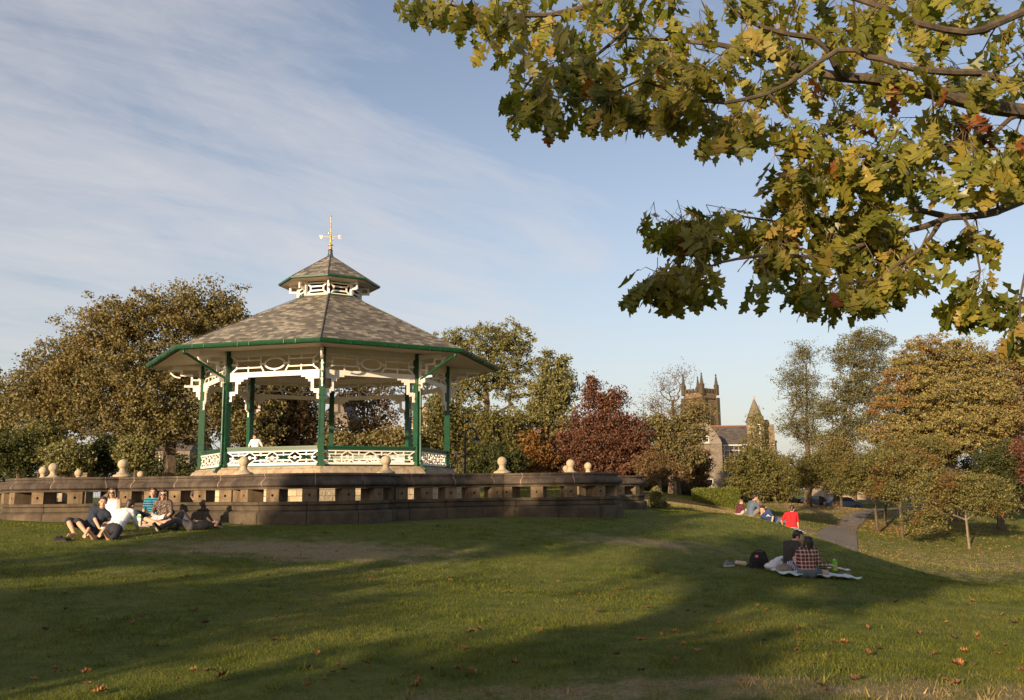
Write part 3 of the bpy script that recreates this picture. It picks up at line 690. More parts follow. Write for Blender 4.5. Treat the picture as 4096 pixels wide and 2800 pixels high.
def skeleton(base, blobs_w, pts, trunk_r, seed, step=1.0, trunk_top=None, lean=None):
    r_ = np.random.default_rng(seed)
    cen = np.mean([b[0] for b in blobs_w], axis=0)
    top = np.array(trunk_top) if trunk_top is not None else np.array([base[0]*.55+cen[0]*.45, base[1]*.6+cen[1]*.4, base[2]+(max(p[2] for p in pts)-base[2])*.72])
    base = np.array(base, float); n = max(4, int(np.linalg.norm(top-base)/step))
    nodes = [base]; par = [-1]
    for i in range(1, n+1):
        t = i/n; p = base+(top-base)*t; p = p+np.r_[r_.normal(0, .03*step*3, 2)*math.sin(t*3.1), 0]; nodes.append(p); par.append(i-1)
    nt_ = len(nodes); zmin = base[2]+(min(p[2] for p in pts)-base[2])*.55
    # main limbs to blob centres first, then clumps outwards
    targets = [np.array(b[0]) for b in blobs_w]
    d0 = np.linalg.norm(pts-nodes[nt_//2], axis=1); order = np.argsort(d0)
    arr = np.array(nodes)
    def connect(tg, frac, tip):
        nonlocal arr
        d = tg-arr; L = np.sqrt((d**2).sum(1)); pen = L*1.0 - d[:, 2]*.25 + (arr[:, 2] < zmin)*50*(np.arange(len(arr)) < nt_)
        i = int(np.argmin(pen)); s = arr[i]; Ls = L[i]; m_ = max(1, int(Ls/step)); new = []
        pr = i
        for q in range(1, m_+1):
            t = q/m_; p = s+(tg-s)*t; p = p+np.array([0, 0, -1])*0 + np.r_[r_.normal(0, .045*step, 2), .16*Ls*math.sin(PI*t)*.6]*(t < 1)
            new.append(p); par.append(pr); pr = len(arr)+len(new)-1; tips.append(0)
        if tip: tips[-1] = 1
        arr = np.vstack([arr, new])
    tips = [0]*nt_
    for t in targets: connect(t, .8, 0)
    for i in order: connect(pts[i], 1, 1)
    cnt = np.array(tips, float)
    for i in range(len(arr)-1, 0, -1): cnt[par[i]] += cnt[i]
    cnt = np.maximum(cnt, .6); rad = trunk_r*(cnt/cnt[0])**.60
    return arr, np.array(par), rad
def skel_mesh(arr, par, rad, rmin, n=5, flare=1.35):
    idx = np.where(par >= 0)[0]; idx = idx[rad[idx] > rmin]
    a = arr[par[idx]]; b = arr[idx]; ra = np.minimum(rad[par[idx]], rad[idx]*1.5); rb = rad[idx]
    first = par[idx] == 0; ra = np.where(first, rad[0]*flare, ra)
    d = b-a; L = np.linalg.norm(d, axis=1, keepdims=True)+1e-9; d = d/L; b = b+d*rb[:, None]*.3
    up = np.where(np.abs(d[:, 2:3]) > .9, np.array([[1., 0, 0]]), np.array([[0, 0, 1.]])); r1 = np.cross(up, d); r1 /= np.linalg.norm(r1, axis=1, keepdims=True); r2 = np.cross(d, r1)
    an = 2*PI*np.arange(n)/n; ring = r1[:, None]*np.cos(an)[None, :, None]+r2[:, None]*np.sin(an)[None, :, None]
    A_ = a[:, None]+ring*ra[:, None, None]; B_ = b[:, None]+ring*rb[:, None, None]
    k = np.arange(n); k2 = (k+1) % n
    V4 = np.stack([A_[:, k], A_[:, k2], B_[:, k2], B_[:, k]], axis=2).reshape(-1, 4, 3)
    return V4
def leaves(centres, rad, n, size, r_, flat=.7, droop=0):
    m = len(centres); c = np.repeat(centres, n, axis=0); rr = np.repeat(rad, n)[:, None] if np.ndim(rad) else rad
    off = r_.normal(0, 1, (m*n, 3)); off /= np.linalg.norm(off, axis=1, keepdims=True)+1e-9; off *= (r_.random((m*n, 1))**.5)*rr; off[:, 2] *= flat
    c = c+off; c[:, 2] += .25*np.squeeze(rr)*np.abs(r_.normal(0, .3, m*n)) if np.ndim(rad) else 0
    u = r_.normal(0, 1, (m*n, 3)); u[:, 2] -= droop; u /= np.linalg.norm(u, axis=1, keepdims=True)
    nn = r_.normal(0, 1, (m*n, 3)); nn[:, 2] = np.abs(nn[:, 2])+.5; w = np.cross(u, nn); w /= np.linalg.norm(w, axis=1, keepdims=True)
    s = size*r_.uniform(.6, 1.25, (m*n, 1)); a = u*s*.5; b = w*s*.33
    return np.stack([c-a, c-b*.9+a*.05, c+a, c+b*1.1], axis=1)
def clump_pts(blobs, n, r_, surf=.55):
    vol = np.array([b[1][0]*b[1][1]*b[1][2] for b in blobs])**.8; pr = vol/vol.sum(); out = []
    while len(out) < n:
        i = r_.choice(len(blobs), p=pr); c, r = blobs[i]; d = r_.normal(0, 1, 3); d /= np.linalg.norm(d); t = (surf+(1-surf)*r_.random()) if r_.random() < .75 else r_.random()**.4*surf
        p = np.array(c)+d*np.array(r)*t*(1+.10*r_.normal()); out.append(p)
    return np.array(out)
TREEGROUP = 'trees round the park'
def tree(name, label, cat, base, blobs, pal, nclump, nleaf, lsize, crad=.55, trunk_r=.3, seed=1, depth=.8, rmin=.02, bark='bark', surf=.55, group=TREEGROUP, top=None, flat=.7, step=1.0, world=False, zfloor=.4, minz=None):
    r_ = np.random.default_rng(seed)
    if world: bw = [(np.array(c), np.array(r)) for c, r in blobs]; b0 = np.array(base)
    else:
        px, py, d = base; q = P(px, py, d); b0 = np.array([q.x, q.y, gz(q.x, q.y)-.1]); bw = []
        for b in blobs:
            bx, by, rx, ry = b[:4]; dd = d+(b[4] if len(b) > 4 else 0); c = P(bx, by, dd); k = dd/F
            bw.append((np.array(c), np.array([rx*k, max(rx*k*depth, ry*k*.8), ry*k])))
    pts = clump_pts(bw, nclump, r_, surf)
    gzv = ground(pts[:, 0], pts[:, 1]); pts = pts[pts[:, 2] > gzv+zfloor]
    tp = None
    if top is not None: tq = P(*top) if not world else top; tp = np.array(tq)
    arr, par, rad = skeleton(b0, bw, pts, trunk_r, seed, step, tp)
    T = thing(name, label, cat, tuple(b0), group)
    V4 = skel_mesh(arr, par, rad, rmin); o = link('trunk', quads_mesh('trunk', V4-b0), M[bark], T)
    pr = np.full(len(pts), crad)*r_.uniform(.6, 1.3, len(pts))
    LV = leaves(pts, pr, nleaf, lsize, r_, flat); o = link('crown', quads_mesh('crown', LV-b0), LM[pal], T)
    return T
# big turning tree on the left, seen over the wall
tree('sycamore_tree', 'broad domed tree with brown-green autumn leaves filling the left behind the wall', 'tree', (672, 1930, 56),
     [(730, 1250, 250, 140), (480, 1330, 240, 150), (260, 1480, 220, 160), (890, 1290, 140, 120), (560, 1540, 380, 190), (900, 1540, 240, 230), (220, 1660, 230, 140), (600, 1700, 320, 110), (980, 1700, 170, 130), (130, 1560, 120, 110)],
     'olivebrown', 2900, 44, .19, .60, .42, 11, .75, .03, top=(700, 1500, 56), surf=.45)
tree('sycamore_tree', 'olive tree cut off by the left edge of the picture', 'tree', (-60, 1930, 64), [(-40, 1640, 150, 160), (30, 1760, 120, 120), (-150, 1560, 160, 180)], 'olive', 520, 32, .25, .6, .4, 12)
for i, (px, py, rx, ry, d, pal, lab) in enumerate([(60, 1810, 120, 90, 47, 'dark', 'dark green shrub at the left edge behind the wall'), (260, 1830, 110, 70, 46, 'green', 'green shrub behind the paired ball finials at far left'),
        (420, 1815, 90, 80, 48, 'dark', 'dark bush to the left of the tall single finial'), (540, 1820, 80, 70, 47, 'green', 'green bush to the right of the tall single finial'), (160, 1740, 110, 60, 50, 'green', 'taller green shrub rising behind the far left wall')]):
    tree('shrub', lab, 'shrub', (px, 1930, d), [(px, py, rx, ry), (px+rx*.4, py+ry*.3, rx*.6, ry*.6)], pal, 210, 34, .16, .36, .1, 20+i, rmin=.015, group='shrubs behind the wall', zfloor=.1)
# seen through the bandstand
tree('maple_tree', 'dense dark tree seen through the left side of the bandstand', 'tree', (1130, 1930, 60), [(1130, 1600, 170, 130), (1080, 1740, 150, 110), (1230, 1730, 120, 120), (1150, 1500, 120, 60)], 'brown', 620, 34, .24, .6, .35, 31)
tree('maple_tree', 'thin brown twiggy tree seen through the right side of the bandstand', 'tree', (1480, 1930, 66), [(1470, 1570, 130, 90), (1500, 1700, 140, 90), (1400, 1760, 100, 70)], 'brown', 430, 17, .22, .6, .35, 32, rmin=.012)
tree('maple_tree', 'low orange-tinged bush tree in the middle of the view through the bandstand', 'tree', (1430, 1930, 52), [(1430, 1790, 110, 60), (1560, 1770, 110, 70), (1340, 1800, 90, 60)], 'olivebrown', 300, 30, .2, .45, .2, 33)
tree('hawthorn_tree', 'olive brown tree just left of the swan-neck lamp post', 'tree', (1740, 1930, 54), [(1760, 1700, 90, 120), (1680, 1790, 90, 80), (1830, 1780, 70, 90)], 'cherry', 330, 26, .2, .5, .22, 34)
# right of the bandstand
tree('ash_tree', 'tall rounded green tree directly to the right of the bandstand roof', 'tree', (1960, 1940, 82),
     [(1950, 1370, 150, 85), (2060, 1400, 90, 120), (1800, 1370, 80, 50), (1900, 1500, 150, 110), (1820, 1600, 110, 110), (2040, 1530, 90, 90), (1880, 1720, 110, 100)],
     'green', 850, 36, 0.228, 0.528, .42, 41, .7, .025, surf=.6)
tree('ash_tree', 'narrower green tree between the tall green tree and the copper beech', 'tree', (2200, 1940, 78),
     [(2205, 1460, 70, 80), (2190, 1590, 110, 100), (2250, 1560, 60, 110), (2120, 1690, 110, 80), (2230, 1720, 80, 80)], 'green', 600, 34, 0.237, 0.525, .32, 42, .7, .02, surf=.6)
tree('thorn_tree', 'small yellow-brown tree beneath the tall green tree', 'tree', (1990, 1940, 74), [(1990, 1700, 120, 70), (2030, 1790, 140, 70), (1900, 1780, 80, 70)], 'cherry', 420, 28, 0.252, 0.588, .18, 43)
tree('shrub', 'rounded dark evergreen bush behind the ball finial right of the bandstand', 'shrub', (1990, 1940, 68), [(1990, 1850, 110, 70), (1930, 1880, 70, 50)], 'dark', 300, 36, 0.203, 0.464, .12, 44, group='shrubs behind the wall', zfloor=.1)
tree('maple_tree', 'small orange-leaved tree left of the copper beech', 'tree', (2140, 1940, 73), [(2130, 1800, 80, 80), (2170, 1860, 80, 60), (2090, 1850, 50, 60)], 'orange', 260, 24, 0.238, 0.588, .15, 45)
tree('copper_beech', 'pointed copper beech with dark red leaves above the right end of the wall', 'tree', (2420, 1940, 75),
     [(2365, 1560, 45, 65), (2440, 1600, 90, 50), (2400, 1690, 130, 80), (2380, 1790, 210, 95), (2500, 1740, 110, 90), (2300, 1860, 140, 60), (2560, 1830, 90, 80), (2450, 1880, 170, 60)],
     'copper', 1400, 36, 0.210, 0.588, .35, 46, .8, .02, surf=.5, top=(2375, 1620, 75))
tree('lime_tree', 'almost bare tree with fine twigs beside the church tower', 'tree', (2715, 1996, 84),
     [(2660, 1540, 90, 75), (2720, 1500, 80, 60), (2620, 1620, 110, 70), (2700, 1640, 120, 70), (2790, 1600, 80, 70)], 'brown', 950, 4, .13, .6, .26, 47, .8, .009, surf=.3, step=.8, top=(2690, 1620, 84))
tree('sycamore_tree', 'brown-green leafy tree in front of the church tower and gabled house', 'tree', (2690, 1996, 76),
     [(2780, 1650, 80, 50), (2640, 1720, 110, 75), (2740, 1730, 110, 80), (2620, 1810, 110, 70), (2740, 1830, 90, 60)], 'olivebrown', 620, 26, .22, .5, .32, 48, .7, .02)
tree('thorn_tree', 'small pale leaning tree just beyond the end of the wall', 'tree', (2640, 1998, 68), [(2610, 1860, 100, 60), (2690, 1890, 90, 50), (2590, 1920, 60, 40)], 'brown', 250, 16, .17, .42, .14, 49, rmin=.012, bark='barkpale')
tree('dwarf_pine', 'small bushy young pine standing alone beyond the end of the wall', 'pine', (2630, 2037, 40), [(2626, 1990, 22, 30), (2628, 2015, 34, 22), (2622, 1962, 12, 22), (2656, 2022, 18, 14)], 'green', 190, 40, .07, .12, .04, 50, 1, .006, group=None, zfloor=.02, step=.3)
tree('birch_tree', 'slender birch with thin upright crown before the turreted house', 'tree', (3030, 2010, 74), [(3030, 1700, 50, 75), (3030, 1790, 85, 70), (3060, 1850, 100, 60)], 'olive', 330, 17, .17, .45, .2, 51, .8, .014, bark='barkpale', top=(3035, 1680, 74))
tree('hazel_tree', 'dense rounded green tree to the right of the clipped hedge', 'tree', (3010, 2018, 64), [(3000, 1880, 110, 90), (3060, 1930, 110, 70), (2970, 1950, 60, 60), (3120, 1960, 70, 50)], 'cherry', 620, 36, .18, .42, .25, 52, .8, .02)
tree('elm_tree', 'tall thin-leaved tree with upswept twigs right of the pointed turret', 'tree', (3225, 2020, 104), [(3215, 1420, 75, 65), (3190, 1520, 105, 80), (3230, 1610, 110, 80), (3190, 1700, 120, 60), (3250, 1760, 90, 60)], 'greyolive', 950, 20, .18, .7, .32, 53, .8, .02, surf=.4, top=(3225, 1480, 104), step=1.3)
tree('alder_tree', 'tallest grey-green tree on the right with gaps showing sky', 'tree', (3340, 2020, 98), [(3470, 1370, 110, 60), (3380, 1430, 90, 70), (3500, 1470, 110, 70), (3420, 1560, 120, 80), (3530, 1590, 80, 80), (3330, 1640, 90, 60), (3440, 1700, 120, 70), (3340, 1760, 100, 60)], 'greyolive', 1250, 32, .20, .65, .34, 54, .8, .02, surf=.5, top=(3400, 1500, 98))
tree('golden_beech', 'huge domed beech with tiers of golden leaves at right', 'tree', (3800, 2050, 84),
     [(3760, 1420, 190, 75), (3880, 1480, 170, 80), (3650, 1510, 130, 70), (3790, 1580, 260, 75), (3620, 1640, 150, 60), (3830, 1690, 260, 70), (3600, 1740, 160, 60), (3960, 1600, 110, 110), (3760, 1770, 220, 60), (3940, 1760, 120, 70)],
     'gold', 2600, 46, .21, .62, .8, 55, .75, .04, surf=.62, flat=.42)
tree('red_maple', 'brown-red tree at the right edge behind the golden beech', 'tree', (4090, 2050, 92), [(4040, 1470, 100, 110), (4110, 1600, 110, 130), (4060, 1740, 110, 110), (4150, 1850, 100, 90), (4130, 1440, 120, 90)], 'brown', 1050, 30, .26, .65, .45, 56)
tree('red_maple', 'small deep red maple low at the right edge', 'tree', (4110, 2050, 74), [(4100, 1800, 60, 60), (4120, 1880, 60, 60)], 'copper', 170, 26, .2, .5, .2, 57)
tree('holly_tree', 'glossy dark green holly in the shade at the right edge', 'tree', (4000, 2080, 76), [(4010, 1850, 110, 80), (4060, 1930, 110, 80), (3940, 1920, 70, 70)], 'dark', 560, 36, .18, .45, .25, 58)
for i, (bx, by, d, bl, pal, lab) in enumerate([
        (3245, 2030, 92, [(3230, 1870, 110, 70), (3300, 1900, 90, 60), (3190, 1920, 70, 50)], 'cherry', 'olive tree with a forked pale trunk beside the parked car'),
        (3365, 2025, 96, [(3370, 1840, 110, 80), (3420, 1900, 90, 60), (3330, 1800, 80, 60)], 'olivebrown', 'brown-olive tree over the parked car at the head of the path'),
        (3510, 2092, 74, [(3480, 1880, 150, 70), (3400, 1950, 80, 40), (3560, 1920, 120, 60)], 'cherry', 'spreading low tree overhanging the head of the path'),
        (3605, 2107, 70, [(3620, 1870, 160, 70), (3560, 1960, 110, 50), (3700, 1930, 120, 60)], 'smalltree', 'leaning slim tree with wide crown right of the path'),
        (3535, 2070, 80, [(3680, 1800, 150, 60), (3540, 1830, 110, 60)], 'smalltree', 'russet-tinged tree behind the two path-side trees'),
        (2790, 2005, 90, [(2790, 1850, 60, 60), (2780, 1930, 70, 40)], 'brown', 'thin brown tree by the windows of the gabled house')]):
    tree('thorn_tree', lab, 'tree', (bx, by, d), bl, pal, 560, 32, .17, .48, .12, 60+i, rmin=.015)
tree('cherry_tree', 'young tree on the sunny bank with a slim pale bare trunk and flat wide crown', 'tree', (3878, 2195, 64),
     [(3850, 1990, 180, 60), (3720, 2060, 100, 55), (3990, 2020, 110, 50), (3800, 1930, 150, 50), (3660, 2100, 70, 35), (3930, 1950, 120, 50)], 'smalltree', 950, 30, .15, .40, .085, 71, .8, .014, bark='barkpale', surf=.4, top=(3860, 2040, 64), step=.6)
for i, (px, d, w, pal) in enumerate([(3130, 112, 150, 'olive'), (3420, 122, 160, 'brown'), (3650, 118, 170, 'olive'), (3860, 112, 180, 'dark'), (4080, 108, 180, 'dark'), (2560, 100, 120, 'brown'), (2200, 96, 150, 'dark'), (1850, 100, 150, 'olive'), (1200, 96, 200, 'dark'), (700, 92, 230, 'dark'), (300, 92, 230, 'dark'), (-60, 92, 230, 'dark')]):
    tree('hedgerow_tree', ['low olive tree mass behind the hazel and parked cars', 'brown hedgerow tree at the very top of the path', 'olive hedgerow tree beneath the left of the golden beech', 'dark hedgerow tree beneath the golden beech', 'dark hedgerow tree beyond the holly', 'brown hedgerow tree beyond the wall end', 'dark hedgerow tree behind the copper beech', 'olive hedgerow tree beyond the lamp post', 'dark hedgerow tree far behind the bandstand railing', 'dark hedgerow tree beyond the big trunk on the left', 'dark hedgerow tree beyond the paired finials', 'dark hedgerow tree beyond the left edge'][i], 'tree', (px, 1990, d), [(px-w*.4, 1900, w*.7, 70), (px+w*.4, 1920, w*.7, 60), (px, 1860, w*.5, 50)], pal, 330, 26, .28, .65, .25, 80+i, rmin=.05, zfloor=.1)
# clipped hedges
def hedge(label, pxa, pxb, pytop, pybot, d, thick, pal, n, size=.12):
    a, b = P(pxa, pybot, d), P(pxb, pybot, d); top = P(pxa, pytop, d).z; r_ = np.random.default_rng(5+int(pxa))
    x = r_.uniform(a.x, b.x, n); y = r_.uniform(d, d+thick, n); zb = ground(x, y); zt = np.full(n, top)
    f = r_.integers(0, 3, n); t = r_.random(n); z = zb+(zt-zb)*t
    y = np.where(f == 0, d+r_.normal(0, .04, n), y); z = np.where(f == 1, zt+r_.normal(0, .035, n), z); x = np.where(f == 2, np.where(r_.random(n) < .5, a.x, b.x)+r_.normal(0, .04, n), x)
    T = thing('hedge', label, 'hedge', (a.x, a.y, gz(a.x, a.y)))
    LV = leaves(np.c_[x, y, z], .06, 5, size, r_); o0 = np.array(T.location); link('foliage', quads_mesh('foliage', LV-o0), LM[pal], T)
    bb = MB(); zc0 = min(gz(a.x, d), gz(b.x, d))-.3; bb.box(((a.x+b.x)/2-o0[0], d+thick/2-o0[1], (zc0+top-.1)/2-o0[2]), (b.x-a.x-.15, thick-.15, top-.1-zc0)); bb.build('woody_core', M['bark'], T)
LM['hedge'] = leafmat('leaves clipped hedge', [(.08, .10, .016), (.15, .17, .03), (.22, .23, .05)])
hedge('neatly clipped box-shaped green hedge in front of the gabled house', 2792, 2958, 1958, 2022, 60, 1.5, 'hedge', 9000, .09)
hedge('long low dark hedge running behind the gabled house railings', 2560, 2800, 1945, 1990, 92, 1.2, 'dark', 7000, .16)
# leaf litter drifted under the trees on the far bank
def litter():
    L = []
    for px, py, d, rx, ry, n in [(3560, 2110, 76, 9, 12, 1500), (3700, 2090, 80, 9, 9, 900), (3300, 2030, 96, 10, 5, 900), (3900, 2110, 76, 10, 4, 300), (3480, 2180, 58, 4, 7, 200)]:
        q = P(px, py, d); x = q.x+rng.normal(0, rx*.5, n); y = q.y+rng.normal(0, ry*.5, n)
        # keep off the tarmac
        z = ground(x, y)+.03; L.append(np.c_[x, y, z])
    C = np.concatenate(L); return leaves(C, .02, 1, .17, rng, .1)
LM['litter'] = leafmat('fallen orange leaves', [(.16, .085, .035), (.26, .14, .055), (.34, .22, .10)])
tag(link('leaf_litter', quads_mesh('leaf_litter', litter()), LM['litter']), 'drifts of orange fallen leaves under the trees beside the path', 'leaf litter', kind='stuff')

# trees behind the photographer whose shade falls over the lawn (outside the frame)
def caster(l, a, h, r, seed, pal='olive', n=620, zb=2.4):
    x = l*math.cos(SUN_A)+a*math.sin(SUN_A); y = -l*math.sin(SUN_A)+a*math.cos(SUN_A); g0 = gz(x, y)
    tree('park_tree', ['broad leafy park tree behind the viewpoint, shading the wall', 'leafy park tree behind the viewpoint, shading the middle lawn', 'leafy park tree behind the viewpoint, shading the couple', 'leafy park tree behind the viewpoint, far to the east', 'small park tree behind the viewpoint at the west end of the row', 'slim park tree behind the viewpoint, shading the right end of the wall', 'low spreading tree close behind the viewpoint'][seed-90], 'tree', (x, y, g0-.1), [((x, y, g0+zb+(h-zb)*.55), (r, r, (h-zb)*.5)), ((x+r*.5, y-r*.3, g0+zb+(h-zb)*.4), (r*.7, r*.7, (h-zb)*.38)), ((x-r*.5, y+r*.3, g0+zb+(h-zb)*.45), (r*.7, r*.7, (h-zb)*.4))], pal, n, 26, .26, .6, .35, seed, world=True, rmin=.03, group='trees behind the viewpoint', top=(x, y, g0+h*.7))
SUN_A, SUN_E = R(29), R(11.5)
caster(-14.0, -14, 8.9, 2.2, 90, n=480, zb=5.0); caster(-10.6, -14, 9.9, 2.0, 95, n=330, zb=6.0); caster(-15.5, -12, 4.7, 2.3, 94, n=250, zb=2.3); caster(-9.5, -12, 4.9, 2.6, 91, n=290, zb=2.0)
caster(-4.0, -13, 8.8, 2.8, 92, n=260, zb=5.2); caster(-3.2, -11, 4.4, 2.0, 96, n=170, zb=2.0); caster(4.5, -14, 9.0, 3.2, 93, n=260, zb=4)

# ------------------------------------------------------------------ buildings beyond the park
def uvbox(name, corners, z0, z1, mat, parent, top=None):
    """walls of a polygonal plan with metric UVs"""
    me = bpy.data.meshes.new(name); bm = bmesh.new(); ul = bm.loops.layers.uv.new('UVMap'); n = len(corners); run = 0
    lo = [bm.verts.new((c[0], c[1], z0)) for c in corners]; hi = [bm.verts.new((c[0], c[1], z1)) for c in corners]
    for i in range(n):
        j = (i+1) % n; L = math.dist(corners[i], corners[j]); f = bm.faces.new([lo[i], lo[j], hi[j], hi[i]])
        for l, uu in zip(f.loops, [(run, z0), (run+L, z0), (run+L, z1), (run, z1)]): l[ul].uv = uu
        run += L
    bm.faces.new(hi); bmesh.ops.recalc_face_normals(bm, faces=bm.faces[:]); bm.to_mesh(me); bm.free(); return link(name, me, mat, parent)
def polyuv(name, faces, mat, parent):
    """list of planar polygons; UV = metres along and up each face"""
    me = bpy.data.meshes.new(name); bm = bmesh.new(); ul = bm.loops.layers.uv.new('UVMap')
    for f in faces:
        f = [Vector(q) for q in f]; n = (f[1]-f[0]).cross(f[2]-f[0]).normalized(); u = Vector((0, 0, 1)).cross(n); u = u.normalized() if u.length > .05 else Vector((1, 0, 0)); v = n.cross(u)
        bf = bm.faces.new([bm.verts.new(q) for q in f])
        for l, q in zip(bf.loops, f): l[ul].uv = (q.dot(u), q.dot(v))
    bm.to_mesh(me); bm.free(); return link(name, me, mat, parent)
def window(parent, c, u, n, w, h, mull=1, trans=1, name='window'):
    """white sash window standing in a stone surround; c = centre on the wall face"""
    c = Vector(c); Mx = Matrix((u, n, Vector((0, 0, 1)))).transposed(); b = MB(); t = .09
    for x, z, ww, hh in [(-w/2+t/2, 0, t, h), (w/2-t/2, 0, t, h), (0, h/2-t/2, w-2*t, t), (0, -h/2+t/2, w-2*t, t)]+[(-w/2+w*(i+1)/(mull+1), 0, t*.8, h-2*t) for i in range(mull)]:
        b.box(c+u*x+n*.03+Vector((0, 0, z)), (ww, .12, hh), Mx)
    for i in range(trans): b.box(c+n*.028+Vector((0, 0, -h/2+h*(i+1)/(trans+1)+.1)), (w-2*t, .09, t*.7), Mx)
    f = b.build(name, M['wframe'], parent)
    b = MB(); b.box(c+n*.0, (w-.1, .06, h-.1), Mx); b.build('pane', M['glass'], f)
    b = MB(); b.box(c+n*.08+Vector((0, 0, -h/2-.09)), (w+.25, .26, .16), Mx); b.build('sill', M['dress'], f)
    return f
def chimney(parent, p, w=1.0, h=1.8, mat='house', pots=3):
    b = MB(); b.box((p[0], p[1], p[2]+h/2), (w, .6, h)); b.box((p[0], p[1], p[2]+h+.06), (w+.16, .76, .14))
    o = b.build('chimney', M[mat], parent); b = MB()
    for i in range(pots): b.lathe([(.12, 0), (.10, .45), (.13, .47), (.12, .5)], (p[0]+(i-(pots-1)/2)*w/pots, p[1], p[2]+h+.1), 10)
    b.build('chimney_pot', simple('terracotta pot', (.30, .13, .07), .8), o)
ux, nx_ = Vector((1, 0, 0)), Vector((0, -1, 0))
# church tower
def church():
    d = 200; c = P(2815, 1900, d); g = -6.0; zt = P(2815, 1568, d).z; half = 3.0
    T = thing('church', 'old stone church tower with battlements and four tall corner pinnacles', 'church', (c.x, c.y, g))
    ang = R(40); dirs = [Vector((math.cos(ang+i*PI/2+PI/4), math.sin(ang+i*PI/2+PI/4), 0)) for i in range(4)]
    cor = [(c.x+v.x*half*1.13, c.y+v.y*half*1.13) for v in dirs]
    uvbox('tower', cor, g, zt-1.6, M['church'], T); cor2 = [(c.x+v.x*half*1.17, c.y+v.y*half*1.17) for v in dirs]; uvbox('parapet_wall', cor2, zt-1.55, zt-.35, M['church'], T)
    b = MB()
    for i in range(4):
        p, q = Vector((*cor2[i], 0)), Vector((*cor2[(i+1) % 4], 0)); u = (q-p).normalized(); L = (q-p).length; n = Vector((u.y, -u.x, 0)); Mx = Matrix((u, n, Vector((0, 0, 1)))).transposed()
        for k in range(5): b.box(p+u*L*(k+.5)/5+Vector((0, 0, zt+.1)), (L/5*.55, .4, .9), Mx)
        for z in (zt-1.6, zt-3.6, zt-10.5): b.box(p+u*L*.5+Vector((0, 0, z))+n*.03, (L+.1, .35, .3), Mx)
    b.build('battlements', M['church'], T)
    dark = simple('belfry louvre', (.03, .025, .02), .9)
    for i in range(4):
        p, q = Vector((*cor[i], 0)), Vector((*cor[(i+1) % 4], 0)); u = (q-p).normalized(); n = Vector((u.y, -u.x, 0)); mid = (p+q)/2
        if n.dot(mid-Vector((c.x, c.y, 0))) < 0: n = -n
        for s in (-.7, .7):
            b = MB(); zb = zt-9.6; V = []
            out = [(-.55, 0), (.55, 0), (.55, 3.2)]+[(.55*math.cos(t), 3.2+1.3*math.sin(t)) for t in np.linspace(.2, PI-.2, 7)]+[(-.55, 3.2)]
            for e in (.02, .12): V += [mid+u*(s+x)+n*e+Vector((0, 0, zb+z)) for x, z in out]
            m_ = len(out); b.add(V, [tuple(range(m_)), tuple(range(m_, 2*m_))]+[(k, (k+1) % m_, m_+(k+1) % m_, m_+k) for k in range(m_)]); b.build('belfry_opening', dark, T)
            b = MB(); oo = [mid+u*(s+x*1.18)+n*.1+Vector((0, 0, zb+z*1.03-.1)) for x, z in out]; b.tube(oo, .12, 6, closed=True); b.build('hood_mould', M['church'], T)
    for i, v in enumerate(dirs):
        x, y = c.x+v.x*half*1.2, c.y+v.y*half*1.2; b = MB(); b.box((x, y, (g+zt-1.4)/2), (.95, .95, zt-1.4-g), Matrix.Rotation(ang, 3, 'Z')); b.build('buttress', M['church'], T)
        b = MB(); b.box((x, y, zt+.3), (.8, .8, 2.2), Matrix.Rotation(ang, 3, 'Z')); b.lathe([(.52, zt+1.3), (.56, zt+1.4), (.36, zt+1.7), (.09, zt+3.5), (.20, zt+3.6), (.22, zt+3.7), (.06, zt+3.9), (.03, zt+4.1)], (x, y, 0), 8)
        for k in range(6):
            for j in range(4):
                a = ang+PI/4*0+j*PI/2; r = .40-.05*k; b.ell((x+r*math.cos(a), y+r*math.sin(a), zt+1.75+k*.3), (.10, .10, .11), n=6, m=4)
        b.build('pinnacle', M['church'], T)
    adopt(T)
church()
